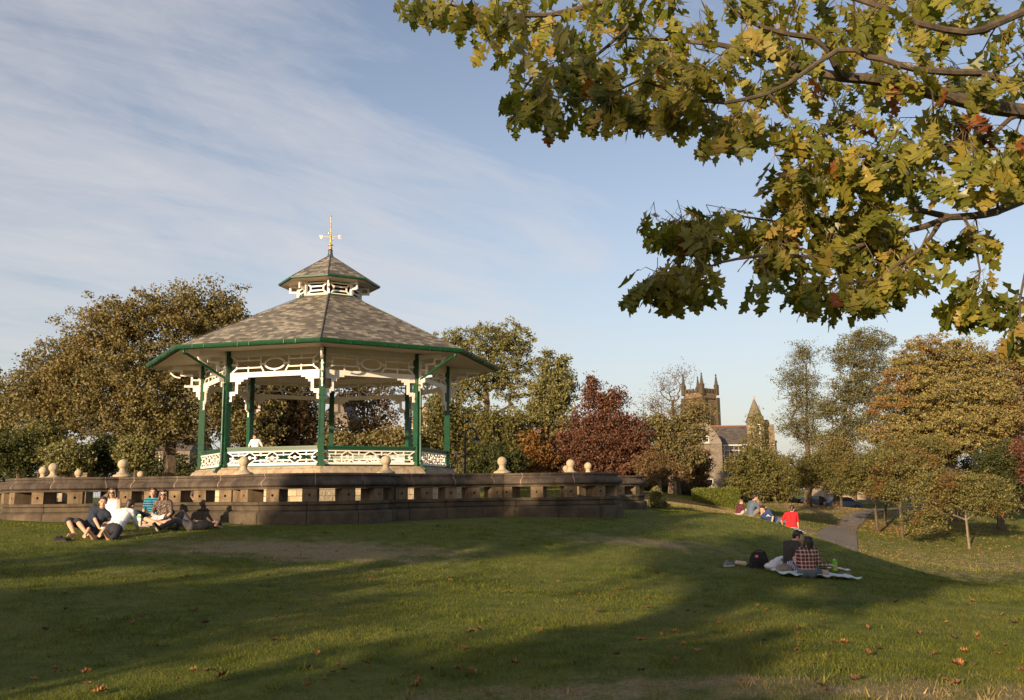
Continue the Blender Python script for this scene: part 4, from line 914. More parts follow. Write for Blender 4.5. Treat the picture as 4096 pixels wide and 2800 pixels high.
# gabled stone house with turret behind
def gable_house():
    d = 108; T = thing('gabled_house', 'large Victorian stone house with curved gable, slate roof and pointed turret', 'house', tuple(P(2780, 2000, d)))
    g = -2.5; xl, xr = P(2560, 1900, d).x, P(2893, 1900, d).x; zE = P(2893, 1775, d).z; zA = P(2780, 1683, d).z; xm = P(2780, 1900, d).x; xgl = P(2668, 1900, d).x
    uvbox('wall', [(xl, d), (xr, d), (xr, d+12), (xl, d+12)], g, zE, M['housegrey'], T)
    # curved (Dutch) gable front and back as one solid, 0.5 m thick
    out = [(xr+.02, zE)]+[(xm+(xr-xm)*(1.0-.05-.62*t), zE+(zA-zE)*(.20+.72*math.sin(t*PI/2))) for t in np.linspace(0, 1, 8)]+[(xm+.25, zA+.1)]
    full = out+[(2*xm-x, z) for x, z in out[::-1]]; b = MB(); V = [(x, d-.05, z) for x, z in full]+[(x, d+.5, z) for x, z in full]; m_ = len(full)
    b.add(V, [tuple(range(m_)), tuple(range(m_, 2*m_))[::-1]]+[(k, (k+1) % m_, m_+(k+1) % m_, m_+k) for k in range(m_)])
    me = b.mesh('gable'); o = link('gable', me, M['housegrey'], T)
    polyuv('roof', [[(xr+.3, d+.5, zE-.1), (xr+.3, d+12, zE-.1), (xm, d+12, zA-.3), (xm, d+.5, zA-.3)], [(2*xm-xr-.3, d+12, zE-.1), (2*xm-xr-.3, d+.5, zE-.1), (xm, d+.5, zA-.3), (xm, d+12, zA-.3)]], M['slatefar'], T)
    for px, py, w, h, mu, tr in [(2820, 1853, 1.5, 1.5, 1, 1), (2822, 1930, 1.8, .85, 1, 0), (2822, 1757, .8, .8, 0, 1), (2712, 1905, 1.3, 2.4, 1, 1), (2650, 1905, 1.0, 2.4, 0, 1), (2735, 1845, 1.2, 1.4, 1, 1), (2625, 1845, 1.2, 1.4, 1, 1)]:
        q = P(px, py, d); window(T, (q.x, d-(.06 if py == 1757 else 0), q.z), ux, nx_, w*1.0, h, mu, tr)
    # right wing with slate roof
    d2 = 112; x2l, x2r = xr, P(3100, 1900, d2).x; zr = P(2960, 1778, d2).z; zt = P(2960, 1697, d2).z
    uvbox('wing_wall', [(x2l+.01, d2), (x2r, d2), (x2r, d2+7), (x2l+.01, d2+7)], g, zr, M['house'], T)
    polyuv('wing_roof', [[(x2l-1.5, d2-.3, zr-.05), (x2r+.1, d2-.3, zr-.05), (x2r+.1, d2+3.5, zt), (x2l-1.5, d2+3.5, zt)], [(x2r+.1, d2+7.3, zr-.05), (x2l-1.5, d2+7.3, zr-.05), (x2l-1.5, d2+3.5, zt), (x2r+.1, d2+3.5, zt)]], M['slatefar'], T)
    b = MB(); b.bar((x2l-1.5, d2+3.5, zt+.05), (x2r+.1, d2+3.5, zt+.05), .22, .14); b.build('ridge_tiles', simple('red ridge tiles', (.28, .10, .05), .8), T)
    b = MB(); b.bar((x2l, d2-.33, zr-.08), (x2r, d2-.33, zr-.08), .14, .12); b.build('wing_gutter', M['wframe'], T)
    q = P(2917, 1815, d2); window(T, (q.x, d2, q.z), ux, nx_, 1.35, 2.0, 1, 2); q = P(2955, 1815, d2); window(T, (q.x, d2, q.z), ux, nx_, 1.2, 2.0, 1, 2); q = P(2935, 1900, d2); window(T, (q.x, d2, q.z), ux, nx_, 1.5, 1.7, 1, 1)
    # octagonal turret with pointed roof
    d3 = 110.5; c = P(3032, 1900, d3); r = (P(3068, 1690, d3).x-P(3000, 1690, d3).x)/2; ze = P(3032, 1688, d3).z; za = P(3026, 1590, d3).z
    oc = [(c.x+r*math.cos(PI/8+k*PI/4), d3+r*math.sin(PI/8+k*PI/4)) for k in range(8)]; uvbox('turret', oc, g, ze, M['house'], T)
    oe = [(c.x+(r+.15)*math.cos(PI/8+k*PI/4), d3+(r+.15)*math.sin(PI/8+k*PI/4)) for k in range(8)]
    sp = polyuv('turret_roof', [[(*oe[k], ze-.03), (*oe[(k+1) % 8], ze-.03), (c.x, d3, za)] for k in range(8)], simple('turret tiles', (.16, .125, .085), .8, 0, .25, 12, .02), T)
    b = MB(); b.lathe([(.10, za-.25), (.14, za-.1), (.05, za), (.12, za+.12), (.02, za+.32)], (c.x, d3, 0), 8); b.build('finial', M['dress'], sp)
    for k, zz in ((5, ze-.9), (5, ze-3.2)):
        a = PI/8+5.5*PI/4; n = Vector((math.cos(a), math.sin(a), 0)); u = Vector((-n.y, n.x, 0)); window(T, Vector((c.x, d3, zz))+n*r*math.cos(PI/8), u, n, .6, 1.1, 0, 0)
    # stepped end gable and chimneys right
    e = P(3086, 1900, d2); zt2 = P(3086, 1672, d2).z
    b = MB(); b.box((e.x+.2, d2+2, (g+zt2-1)/2+.2), (.9, 4.2, zt2-1-g)); b.box((e.x+.2, d2+2, zt2-.6), (.6, 2.4, 1.0), taper=.5); b.build('end_gable', M['house'], T)
    q = P(3107, 1770, d2+3); chimney(T, (q.x, d2+5, q.z-2.2), .9, 2.4, 'housegrey', 2)
    adopt(T)
gable_house()
def house(name, label, pxl, pxr, pyeave, pyridge, d, mat, wins, depth=9, gx=None, g=-3.0, chim=(), groof='slatefar'):
    """gx: gable faces the camera; otherwise the ridge runs left-right"""
    a, b_ = P(pxl, pyeave, d), P(pxr, pyeave, d); zr = P((pxl+pxr)/2, pyridge, d).z; ze = a.z
    T = thing(name, label, 'house', ((a.x+b_.x)/2, d, g)); uvbox('wall', [(a.x, d), (b_.x, d), (b_.x, d+depth), (a.x, d+depth)], g, ze, M[mat], T)
    if gx:
        xm = (a.x+b_.x)/2; polyuv('gable', [[(a.x, d, ze), (b_.x, d, ze), (xm, d, zr)]], M[mat], T); polyuv('gable', [[(b_.x, d+depth, ze), (a.x, d+depth, ze), (xm, d+depth, zr)]], M[mat], T)
        polyuv('roof', [[(b_.x+.25, d-.2, ze-.15), (b_.x+.25, d+depth, ze-.15), (xm, d+depth, zr+.1), (xm, d-.2, zr+.1)], [(a.x-.25, d+depth, ze-.15), (a.x-.25, d-.2, ze-.15), (xm, d-.2, zr+.1), (xm, d+depth, zr+.1)]], M[groof], T)
        b = MB(); b.bar((xm, d-.2, zr+.14), (xm, d+depth, zr+.14), .2, .14); b.build('ridge_tiles', simple('red ridge tiles b', (.28, .10, .05), .8), T)
    else:
        ym = d+depth/2; polyuv('gable', [[(a.x, d+depth, ze), (a.x, d, ze), (a.x, ym, zr)]], M[mat], T); polyuv('gable', [[(b_.x, d, ze), (b_.x, d+depth, ze), (b_.x, ym, zr)]], M[mat], T)
        polyuv('roof', [[(a.x-.2, d-.25, ze-.1), (b_.x+.2, d-.25, ze-.1), (b_.x+.2, ym, zr+.1), (a.x-.2, ym, zr+.1)], [(b_.x+.2, d+depth+.25, ze-.1), (a.x-.2, d+depth+.25, ze-.1), (a.x-.2, ym, zr+.1), (b_.x+.2, ym, zr+.1)]], M[groof], T)
    for px, py, w, h in wins: q = P(px, py, d); window(T, (q.x, d, q.z), ux, nx_, w, h, 1 if w > 1 else 0, 1)
    for px, py, w in chim: q = P(px, py, d+depth*.5); chimney(T, (q.x, d+depth*.5, q.z), w, 1.6, mat, 2)
    adopt(T)
house('stone_house', 'sunlit sandstone gabled house behind the right-hand columns of the bandstand', 1628, 1772, 1690, 1625, 98, 'house', [(1722, 1720, .9, 1.6), (1700, 1800, 1.4, 1.8), (1752, 1805, .8, 1.6), (1660, 1740, .9, 1.5)], gx=1, chim=[(1650, 1640, .8)])
house('stone_house', 'dark tall house with steep roof seen past the centre column of the bandstand', 1300, 1400, 1690, 1580, 104, 'housegrey', [(1350, 1730, 1, 1.6), (1350, 1820, 1, 1.6)], gx=1, chim=[(1380, 1640, .9)])
house('stone_house', 'small grey cottage with a white sash window beside the lamp post', 1850, 1925, 1838, 1800, 78, 'housegrey', [(1868, 1868, .75, 1.25)], depth=7)
house('stone_house', 'grey house with chimney half hidden behind the copper beech', 2190, 2560, 1850, 1730, 100, 'housegrey', [(2190+i*60, 1895, 1.1, 1.6) for i in range(1, 6)], chim=[(2500, 1722, 1.1), (2300, 1722, 1.1)])
house('stone_house', 'pale rendered house with windows glimpsed beyond the parked cars', 3290, 3500, 1890, 1830, 150, 'dress', [(3320+i*45, 1950, 1.5, 1.8) for i in range(4)], g=-4, chim=[(3330, 1832, 1.1)])
house('stone_house', 'low brown house showing between the trunks at the head of the path', 3560, 3800, 1930, 1870, 128, 'housegrey', [(3600+i*60, 1975, 1.3, 1.4) for i in range(3)], g=-4)
house('stone_house', 'dark house far behind the large tree on the left', 520, 760, 1800, 1700, 120, 'housegrey', [(560+i*60, 1850, 1.3, 1.6) for i in range(3)], g=-2)
# spear railings along the park edge
def railings(label, px0, px1, d, h=1.3, z=None, sp=.16):
    a, b_ = P(px0, 1990, d), P(px1, 1990, d); T = thing('railings', label, 'fence', (a.x, d, gz(a.x, d))); n = int((b_.x-a.x)/sp); b = MB()
    for i in range(n):
        x = a.x+i*sp; z0 = gz(x, d) if i % 12 == 0 else z0; b.box((x, d, z0+h/2), (.022, .022, h+.15))
    b.build('uprights', M['iron'], T); b = MB()
    for i in range(0, n, 6):
        xa, xb = a.x+i*sp, a.x+(i+6)*sp
        for hh in (.2, h-.12): b.bar((xa, d, gz(xa, d)+hh), (xb, d, gz(xb, d)+hh), .04, .03)
    b.build('rails', M['iron'], T); adopt(T)
railings('black iron park railings between the wall end and the hedge', 2500, 2800, 88)
railings('black iron park railings beneath the big tree at left', 180, 700, 84)
railings('black iron park railings in front of the parked cars', 3060, 3330, 108, 1.2)
# swan-neck lamp
def lamp():
    q = P(1861, 1905, 47); g = gz(q.x, q.y); T = thing('street_lamp', 'black swan-neck park lamp post right of the bandstand', 'lamp post', (q.x, q.y, g)); zt = P(1861, 1712, 47).z; b = MB()
    b.lathe([(.16, g-.1), (.16, g+.1), (.10, g+.2), (.09, g+1.2), (.12, g+1.25), (.055, g+1.35), (.05, zt-.5)], (q.x, q.y, 0), 12)
    b.tube([(q.x+.30-.30*math.cos(t), q.y, zt-.5+.5*math.sin(t)) for t in np.linspace(0, PI*.95, 12)], .038, 8); b.lathe([(.085, zt-1.45), (.085, zt-1.38)], (q.x, q.y, 0), 10); b.build('pole', M['iron'], T)
    x = q.x+.60; b = MB(); b.lathe([(.05, zt-.42), (.10, zt-.50), (.22, zt-.62), (.24, zt-.66), (.20, zt-.66)], (x, q.y, 0), 14); b.build('lamp_shade', M['iron'], T)
    b = MB(); b.ell((x, q.y, zt-.68), (.13, .13, .10), n=12, m=8); b.build('lamp_glass', simple('frosted lamp glass', (.5, .5, .46), .3), T); adopt(T)
lamp()
q = P(2681, 1995, 82); g = gz(q.x, q.y); T = thing('signpost', 'thin grey post with a small blank square sign by the railings', 'sign', (q.x, q.y, g)); b = MB(); b.lathe([(.03, g), (.03, g+1.6)], (q.x, q.y, 0), 8); b.build('post', M['lead'], T)
b = MB(); b.box((q.x, q.y-.04, g+1.5), (.30, .02, .24)); b.build('sign_plate', M['wframe'], T); adopt(T)
# parked cars
def car(label, px, d, col, ang=0, van=False):
    q = P(px, 2010, d); g = gz(q.x, q.y)+.02; T = thing('parked_car', label, 'car', (q.x, q.y, g)); mt_ = simple('car paint '+label[:8], col, .25, .3, .02)
    prof = [(-2.1, .35), (-2.15, .62), (-2.05, .92), (-1.75, 1.02), (-1.35, 1.42), (-1.0, 1.50), (.35, 1.50), (.65, 1.42), (1.15, 1.0), (1.95, .84), (2.13, .62), (2.12, .35)]
    w = .84; b = MB(); V = []
    for y in (-w, w): V += [(x, y*(1 if z < 1.05 else .82), z) for x, z in prof]
    m_ = len(prof); b.add(V, [tuple(range(m_)), tuple(range(m_, 2*m_))[::-1]]+[(k, m_+k, m_+(k+1) % m_, (k+1) % m_) for k in range(m_)]); body = b.build('body', mt_, T, bevel=.04)
    for s in (-1, 1):
        b = MB(); y = s*.775; V = []
        for e in (.0, .012): V += [(-1.28, y+s*e*0-s*(-.055)+s*e, 1.06), (.98, y+s*.055+s*e, 1.06), (.52, y-s*.055+s*e, 1.40), (-1.02, y-s*.055+s*e, 1.40)]
        b.add(V, [(0, 1, 2, 3), (4, 5, 6, 7), (0, 1, 5, 4), (1, 2, 6, 5), (2, 3, 7, 6), (3, 0, 4, 7)]); b.build('side_window', M['glass'], T)
        for x in (-1.3, 1.35):
            Mx = Matrix.Rotation(PI/2, 3, 'X'); b = MB(); b.lathe([(.20, -.10), (.31, -.10), (.32, 0), (.31, .10), (.20, .10)], (x, s*.76, .32), 20, M=Mx); wh = b.build('wheel', simple('tyre', (.02, .02, .02), .9), T)
            b = MB(); b.lathe([(.19, -.112), (.19, .112)], (x, s*.76, .32), 14, M=Mx); b.build('rim', M['lead'], wh)
    b = MB(); b.add([(.70, -.66, 1.40), (.70, .66, 1.40), (1.16, .76, 1.03), (1.16, -.76, 1.03), (.72, -.66, 1.425), (.72, .66, 1.425), (1.19, .76, 1.05), (1.19, -.76, 1.05)], [(0, 1, 2, 3), (4, 5, 6, 7), (0, 1, 5, 4), (1, 2, 6, 5), (2, 3, 7, 6), (3, 0, 4, 7)]); b.build('windscreen', M['glass'], T)
    for s in (-1, 1):
        b = MB(); b.ell((2.06, s*.6, .68), (.10, .18, .09), n=10, m=6); b.build('headlight', M['wframe'], T); b = MB(); b.ell((-2.1, s*.62, .78), (.07, .14, .1), n=10, m=6); b.build('tail_light', simple('tail light', (.35, .02, .02), .3), T)
    T.rotation_euler = (0, 0, ang)
car('dark blue hatchback parked beyond the trees beside the forked trunk', 3262, 112, (.02, .028, .05), .1)
car('blue-grey car parked nearer the head of the path', 3372, 110, (.09, .12, .17), .05)
car('black car parked to the left beside the railings', 3140, 113, (.015, .015, .017), -.05)

# ------------------------------------------------------------------ red oak overhanging from the right
def oak_leaf():
    """lobed outline, length 1 along +x, petiole at the origin; returns verts, tris"""
    half = [(0.0, 0.0), (.10, .035), (.20, .10), (.24, .23), (.31, .13), (.36, .07), (.45, .18), (.46, .36), (.55, .24), (.61, .29), (.60, .16), (.58, .085), (.67, .16), (.73, .32), (.79, .21), (.86, .22), (.81, .10), (.87, .09), (.92, .10), (1.0, 0.0)]
    V = []; F_ = []
    def curl(x, y): return (x, y, .10*abs(y)+.20*x*x*-.6+.04*math.sin(9*x+4*y))
    mid = [(x, 0.0) for x, y in half]; n = len(half)
    for x, y in mid: V.append(curl(x, 0))
    for sg in (1, -1):
        o = len(V)
        for x, y in half: V.append(curl(x+(0.03 if sg < 0 else 0)*(0 < x < 1), y*sg))
        for i in range(n-1):
            F_.append((i, i+1, o+i+1) if sg > 0 else (i+1, i, o+i+1))
            if half[i][1] > 0: F_.append((i, o+i+1, o+i) if sg > 0 else (i, o+i, o+i+1))
    return np.array(V), np.array(F_)
def in_poly(x, y, poly):
    c = False; j = len(poly)-1
    for i in range(len(poly)):
        xi, yi = poly[i]; xj, yj = poly[j]
        if (yi > y) != (yj > y) and x < (xj-xi)*(y-yi)/(yj-yi)+xi: c = not c
        j = i
    return c
def oak():
    r_ = np.random.default_rng(21)
    q = P(5400, 1950, 9.0); base = Vector((q.x+.8, q.y, gz(q.x+.8, q.y)-.1))
    T = thing('oak_tree', 'red oak with green, yellow and rust leaves hanging across the upper right corner', 'tree', tuple(base))
    nodes = []; par = []; rad0 = []
    def add(p, pr, r): nodes.append(np.array(p)); par.append(pr); rad0.append(r); return len(nodes)-1
    i = add(base, -1, .42); tr = [i]
    for k in range(1, 13): i = add((base.x+.05*math.sin(k), base.y+.05*math.cos(k*1.7), base.z+k*.70), i, .36-.024*k); tr.append(i)
    def limb(start, pts, r0, r1):
        ps = [np.array(nodes[start])]+[np.array(P(*q)) for q in pts]; out = []; i = start
        for a in range(len(ps)-1):
            p0, p1, p2, p3 = ps[max(a-1, 0)], ps[a], ps[a+1], ps[min(a+2, len(ps)-1)]
            m_ = max(2, int(np.linalg.norm(p2-p1)/.22))
            for s in range(1, m_+1):
                t = s/m_; p = .5*((2*p1)+(p2-p0)*t+(2*p0-5*p1+4*p2-p3)*t*t+(3*p1-p0-3*p2+p3)*t**3)
                if s < m_: p = p+r_.normal(0, .010, 3)
                g_ = (a+t)/(len(ps)-1); i = add(p, i, r0+(r1-r0)*g_); out.append(i)
        return out
    def near(px, py, d, L):
        w = np.array(P(px, py, d)); return min(L, key=lambda i: np.linalg.norm(nodes[i]-w))
    L1 = limb(tr[4], [(4700, 560, 8.3), (4096, 447, 7.4), (3900, 415, 7.2), (3700, 365, 7.0), (3550, 325, 6.9), (3380, 310, 6.8), (3200, 275, 6.9), (3040, 215, 7.0), (2860, 175, 7.2), (2700, 160, 7.3), (2450, 150, 7.5)], .080, .008)
    L1b = limb(near(3420, 315, 6.8, L1), [(3340, 260, 6.6), (3250, 150, 6.5), (3050, 110, 6.4), (2930, 30, 6.4), (2850, -60, 6.4)], .028, .012)
    L2 = limb(tr[6], [(4600, 480, 7.5), (4096, 348, 6.6), (3900, 290, 6.4), (3740, 285, 6.3), (3600, 262, 6.2), (3470, 228, 6.2), (3350, 200, 6.2), (3160, 330, 6.2), (2990, 395, 6.2), (2820, 405, 6.3), (2560, 320, 6.4), (2380, 400, 6.6), (2200, 380, 6.7)], .035, .005)
    L3 = limb(tr[3], [(4600, 640, 8.5), (4096, 800, 7.4), (3990, 845, 7.2), (3900, 862, 7.1), (3800, 868, 7.0), (3700, 905, 6.9), (3500, 955, 6.8), (3300, 1030, 6.7), (3120, 1020, 6.6), (2950, 1035, 6.5), (2800, 1080, 6.5), (2660, 1100, 6.5)], .045, .004)
    L3b = limb(near(3800, 868, 7.0, L3), [(3680, 840, 7.1), (3560, 845, 7.1), (3400, 890, 7.2), (3200, 905, 7.3), (3000, 870, 7.3), (2860, 860, 7.3)], .028, .005)
    L3c = limb(near(3760, 880, 6.9, L3), [(3680, 1000, 6.6), (3560, 1080, 6.5), (3440, 1130, 6.4), (3300, 1130, 6.3)], .018, .005)
    L3d = limb(near(3860, 866, 7.0, L3), [(3890, 960, 6.8), (3920, 1080, 6.7), (3900, 1180, 6.6)], .012, .005)
    L4 = limb(tr[7], [(4600, -100, 7.5), (4096, 45, 6.7), (3930, 120, 6.6), (3780, 120, 6.5), (3560, 40, 6.5), (3300, -40, 6.5)], .04, .02)
    L5 = limb(tr[8], [(4700, -300, 8.5), (4000, -150, 8.2), (3300, -120, 8.0), (2700, -60, 7.9), (2200, 60, 7.8), (1900, 40, 7.7), (1750, 20, 7.6)], .07, .006)
    L6 = limb(near(2560, 0, 7.9, L5), [(2500, 120, 7.6), (2350, 250, 7.4), (2150, 280, 7.3), (2060, 420, 7.2)], .02, .005)
    L7 = limb(near(4000, 430, 7.4, L1), [(3900, 560, 7.2), (3700, 600, 7.1), (3500, 620, 7.0), (3300, 640, 7.0), (3100, 620, 7.0)], .022, .005)
    L8 = limb(near(4300, 700, 7.8, L3), [(4150, 900, 7.0), (4100, 1100, 6.5), (4080, 1280, 6.2)], .02, .006)
    for zt, az, ln in [(6, .3, 4), (7, 1.4, 4.5), (8, 2.2, 4), (9, -.6, 4), (10, .9, 3.5), (11, 2.8, 3.5), (7, -1.5, 4), (9, 3.6, 4), (12, 1.5, 2.5)]:    # limbs of the crown outside the frame
        i = tr[zt]; p = nodes[i]
        for s in range(1, 10): i = add(p+np.array([math.cos(az)*ln*s/9, math.sin(az)*ln*s/9, .5*s/9+.1*math.sin(s)]), i, .09*(1-s/11))
    arr = np.array(nodes); nlimb = len(arr)
    regs = [([(1600, 0), (1600, -80), (4200, -80), (4200, 330), (3500, 330), (2900, 330), (2500, 280), (2350, 300), (2250, 380), (2080, 300), (2060, 190), (1900, 160), (1720, 50)], 195, (6.0, 8.6)),
            ([(2030, 340), (2230, 280), (2400, 300), (2700, 300), (2850, 380), (2820, 480), (2600, 460), (2400, 440), (2200, 450), (2080, 420)], 44, (6.2, 7.4)),
            ([(2800, 380), (3100, 380), (3500, 400), (4150, 480), (4150, 700), (3700, 720), (3500, 740), (3250, 820), (3060, 760), (3020, 600), (2880, 560)], 98, (6.2, 7.8)),
            ([(3040, 640), (3600, 600), (3700, 780), (3400, 860), (3150, 850), (3060, 760)], 34, (6.4, 7.4)),
            ([(2600, 830), (2800, 800), (3050, 790), (3400, 850), (3740, 900), (3700, 980), (3500, 1050), (3000, 980), (2850, 1000), (2650, 900)], 56, (6.4, 7.4)),
            ([(2560, 1030), (2800, 1000), (2870, 1080), (2700, 1130), (2580, 1120)], 22, (6.3, 6.9)), ([(2610, 800), (2760, 790), (2800, 960), (2640, 960)], 14, (6.8, 7.3)),
            ([(3000, 1060), (3350, 1050), (3650, 1040), (3720, 1010), (3560, 1150), (3300, 1170), (3060, 1130)], 25, (6.2, 6.8)),
            ([(3790, 1060), (3980, 1040), (3970, 1220), (3810, 1240)], 11, (6.5, 6.8)),
            ([(4040, 1200), (4150, 1180), (4180, 1300), (4060, 1320)], 6, (6.0, 6.4)),
            ([(3750, 900), (3960, 900), (3900, 960)], 5, (6.6, 7.1))]
    cl = []
    for poly, n, (d0, d1) in regs:
        x0, x1 = min(p[0] for p in poly), max(p[0] for p in poly); y0, y1 = min(p[1] for p in poly), max(p[1] for p in poly); k = 0
        while k < n:
            x, y = r_.uniform(x0, x1), r_.uniform(y0, y1)
            if in_poly(x, y, poly): cl.append(np.array(P(x, y, r_.uniform(d0, d1)))); k += 1
    ninside = len(cl)
    for k in range(130):      # the rest of the crown, above and to the right of the frame
        a = r_.uniform(0, 2*PI); rr = 4.3*math.sqrt(r_.random()); z = base.z+r_.uniform(5, 8.6)
        p = np.array([base.x+rr*math.cos(a), base.y+rr*math.sin(a), z])
        w = p; 
        if p[0]/max(p[1], .1) < .62 and p[1] > 0 and (p[2])/max(p[1], .1) < .62: continue
        cl.append(p)
    cl = np.array(cl); d = np.array([np.min(np.linalg.norm(arr-c, axis=1)) for c in cl]); order = np.argsort(d)
    par_ = list(par); radl = list(rad0); twig_dir = {}
    for i in order:
        c = cl[i]; dd = np.linalg.norm(arr-c, axis=1); j = int(np.argmin(dd+(np.arange(len(arr)) <= tr[5])*5)); s = arr[j]; L = dd[j]; m_ = max(1, int(L/.15)); new = []; pr = j
        for q in range(1, m_+1):
            t = q/m_; p = s+(c-s)*t; p = p+np.array([0, 0, .10*L*math.sin(PI*t)])+r_.normal(0, .008, 3)*(t < 1); new.append(p); par_.append(pr); pr = len(arr)+q-1; radl.append(max(.0028, min(radl[j]*.7, .011)*(1-.55*t)))
        arr = np.vstack([arr, new]); v = c-s; twig_dir[i] = v/(np.linalg.norm(v)+1e-9)
    par_ = np.array(par_); radl = np.array(radl)
    V4 = skel_mesh(arr, par_, radl, .0, 7, 1.5); b0 = np.array(base)
    link('trunk_and_branches', quads_mesh('trunk_and_branches', V4-b0), M['barkoak'], T)
    LVt, LFt = oak_leaf(); VV = []; FF = []; PT = []; nv = 0; rusty = []
    rust = [np.array(P(3200, 470, 6.9)), np.array(P(3930, 500, 7.2)), np.array(P(3560, 370, 6.8)), np.array(P(3000, 1200, 6.5))]
    rsz = [.17, .20, .08, .09]
    for i, c in enumerate(cl):
        td = twig_dir[i]; inside = i < ninside; nl = r_.integers(4, 7) if inside else 5
        for k in range(nl):
            az = r_.uniform(0, 2*PI); ax = np.array([math.cos(az), math.sin(az), 0])
            dr = td*.5+ax*1.0+np.array([0, 0, -.85-r_.random()*.8]); dr /= np.linalg.norm(dr)
            up = np.array([0, 0, 1.])+r_.normal(0, .55, 3); w = np.cross(up, dr); w /= np.linalg.norm(w); u = np.cross(dr, w)
            pl = r_.uniform(.035, .075); st = c-td*r_.uniform(0, .16)+r_.normal(0, .004, 3); o = st+dr*pl+np.array([0, 0, -.004])
            L = r_.uniform(.18, .30); wd_ = L*r_.uniform(.72, .95); cv = r_.uniform(-.2, 1.6)
            X = LVt*np.array([L, wd_, L*cv]); VV.append(o+X[:, :1]*dr+X[:, 1:2]*w+X[:, 2:3]*u); FF.append(LFt+nv); nv += len(LVt)
            rs = 1.0 if any(np.linalg.norm(o-q) < s for q, s in zip(rust, rsz)) or r_.random() < .006 else 0.0
            rusty.append(np.full(len(LVt), rs)); PT.append((st, o+dr*L*.04))
    V = np.concatenate(VV)-b0; Fc = np.concatenate(FF).astype(np.int32)
    me = bpy.data.meshes.new('foliage'); me.vertices.add(len(V)); me.vertices.foreach_set('co', V.ravel().astype(np.float32)); me.loops.add(Fc.size); me.loops.foreach_set('vertex_index', Fc.ravel())
    me.polygons.add(len(Fc)); me.polygons.foreach_set('loop_start', np.arange(0, Fc.size, 3, dtype=np.int32)); me.polygons.foreach_set('loop_total', np.full(len(Fc), 3, dtype=np.int32)); me.update(calc_edges=True)
    me.polygons.foreach_set('use_smooth', [True]*len(Fc))
    a = me.attributes.new('rust', 'FLOAT', 'POINT'); a.data.foreach_set('value', np.concatenate(rusty).astype(np.float32))
    ed = np.tile(np.r_[np.zeros(len(LVt)-2*((len(LVt))//3)), np.ones(2*((len(LVt))//3))], len(VV)); a = me.attributes.new('edge', 'FLOAT', 'POINT'); a.data.foreach_set('value', ed.astype(np.float32))
    m, nt, bs = new_mat('red oak leaf'); g = N(nt, 'ShaderNodeNewGeometry'); ru = N(nt, 'ShaderNodeAttribute', attribute_name='rust').outputs['Fac']; eg = N(nt, 'ShaderNodeAttribute', attribute_name='edge').outputs['Fac']
    rd = g.outputs['Random Per Island']; pos = g.outputs['Position']
    c = ramp(nt, rd, [(0, (.060, .080, .012)), (.35, (.125, .145, .020)), (.7, (.24, .225, .034)), (.93, (.36, .275, .05)), (1, (.42, .25, .07))])
    c = mixc(nt, ramp(nt, noise(nt, pos, 1.1, 3), [(.45, (0, 0, 0)), (.7, (.7, .7, .7))]), c, (.27, .22, .045))
    vein = ramp(nt, eg, [(0.0, (.6, .6, .6)), (.09, (0, 0, 0))]); c = mixc(nt, vein, c, (.26, .24, .09))
    bl = ramp(nt, noise(nt, pos, 28, 4, .7), [(.58, (0, 0, 0)), (.70, (1, 1, 1))]); c = mixc(nt, N(nt, 'ShaderNodeMath', {0: bl, 1: eg}, operation='MULTIPLY').outputs[0], c, (.20, .085, .03))
    c = mixc(nt, ru, c, mixc(nt, rd, (.16, .045, .016), (.34, .12, .035)))
    c = mixc(nt, .4, c, ramp(nt, noise(nt, pos, 60, 3), [(.3, (.6, .6, .6)), (.7, (1.4, 1.4, 1.4))]), 'MULTIPLY')
    nt.links.new(c, bs.inputs['Base Color']); bs.inputs['Roughness'].default_value = .38; bs.inputs['Specular IOR Level'].default_value = .5
    tr_ = N(nt, 'ShaderNodeBsdfTranslucent', {0: mixc(nt, 1, c, (1.3, 1.35, .5), 'MULTIPLY')}); mx = N(nt, 'ShaderNodeMixShader', {0: .45}); out = nt.nodes['Material Output']
    nt.links.new(bs.outputs[0], mx.inputs[1]); nt.links.new(tr_.outputs[0], mx.inputs[2]); nt.links.new(mx.outputs[0], out.inputs[0])
    link('foliage', me, m, T)
    # petioles
    pa = np.array([p[0] for p in PT]); pb = np.array([p[1] for p in PT]); arr2 = np.vstack([pa, pb]); n = len(pa)
    V4 = skel_mesh(arr2, np.r_[np.full(n, -1), np.arange(n)], np.full(2*n, .0016), 0, 3, 1.0)
    link('leaf_stalks', quads_mesh('leaf_stalks', V4-b0), simple('leaf stalks', (.22, .15, .06), .6), T)
oak()

# ------------------------------------------------------------------ fallen leaves on the lawn
m, nt, bs = new_mat('dead oak leaf'); oi = N(nt, 'ShaderNodeObjectInfo').outputs['Random']; pos = N(nt, 'ShaderNodeNewGeometry').outputs['Position']
c = ramp(nt, oi, [(0, (.07, .035, .018)), (.45, (.17, .08, .035)), (.8, (.28, .12, .05)), (1, (.40, .17, .05))]); c = mixc(nt, .5, c, ramp(nt, noise(nt, pos, 50, 3), [(.3, (.6, .6, .6)), (.7, (1.35, 1.35, 1.35))]), 'MULTIPLY')
nt.links.new(c, bs.inputs['Base Color']); bs.inputs['Roughness'].default_value = .7
def dead_leaf_mesh(seed):
    r_ = np.random.default_rng(seed); V, F_ = oak_leaf(); V = V.copy(); L = .15
    fold = r_.uniform(.5, 1.4); V[:, 0] -= .5; z = np.abs(V[:, 1])*fold+V[:, 0]**2*r_.uniform(.3, 1.2)+.05*np.sin(V[:, 0]*11+seed); V[:, 1] *= r_.uniform(.6, 1)
    V = np.c_[V[:, 0], V[:, 1], z]*L; me = bpy.data.meshes.new('fallen_leaf'); me.from_pydata([tuple(q) for q in V], [], [tuple(int(i) for i in f) for f in F_]); me.polygons.foreach_set('use_smooth', [True]*len(F_)); me.materials.append(m); return me
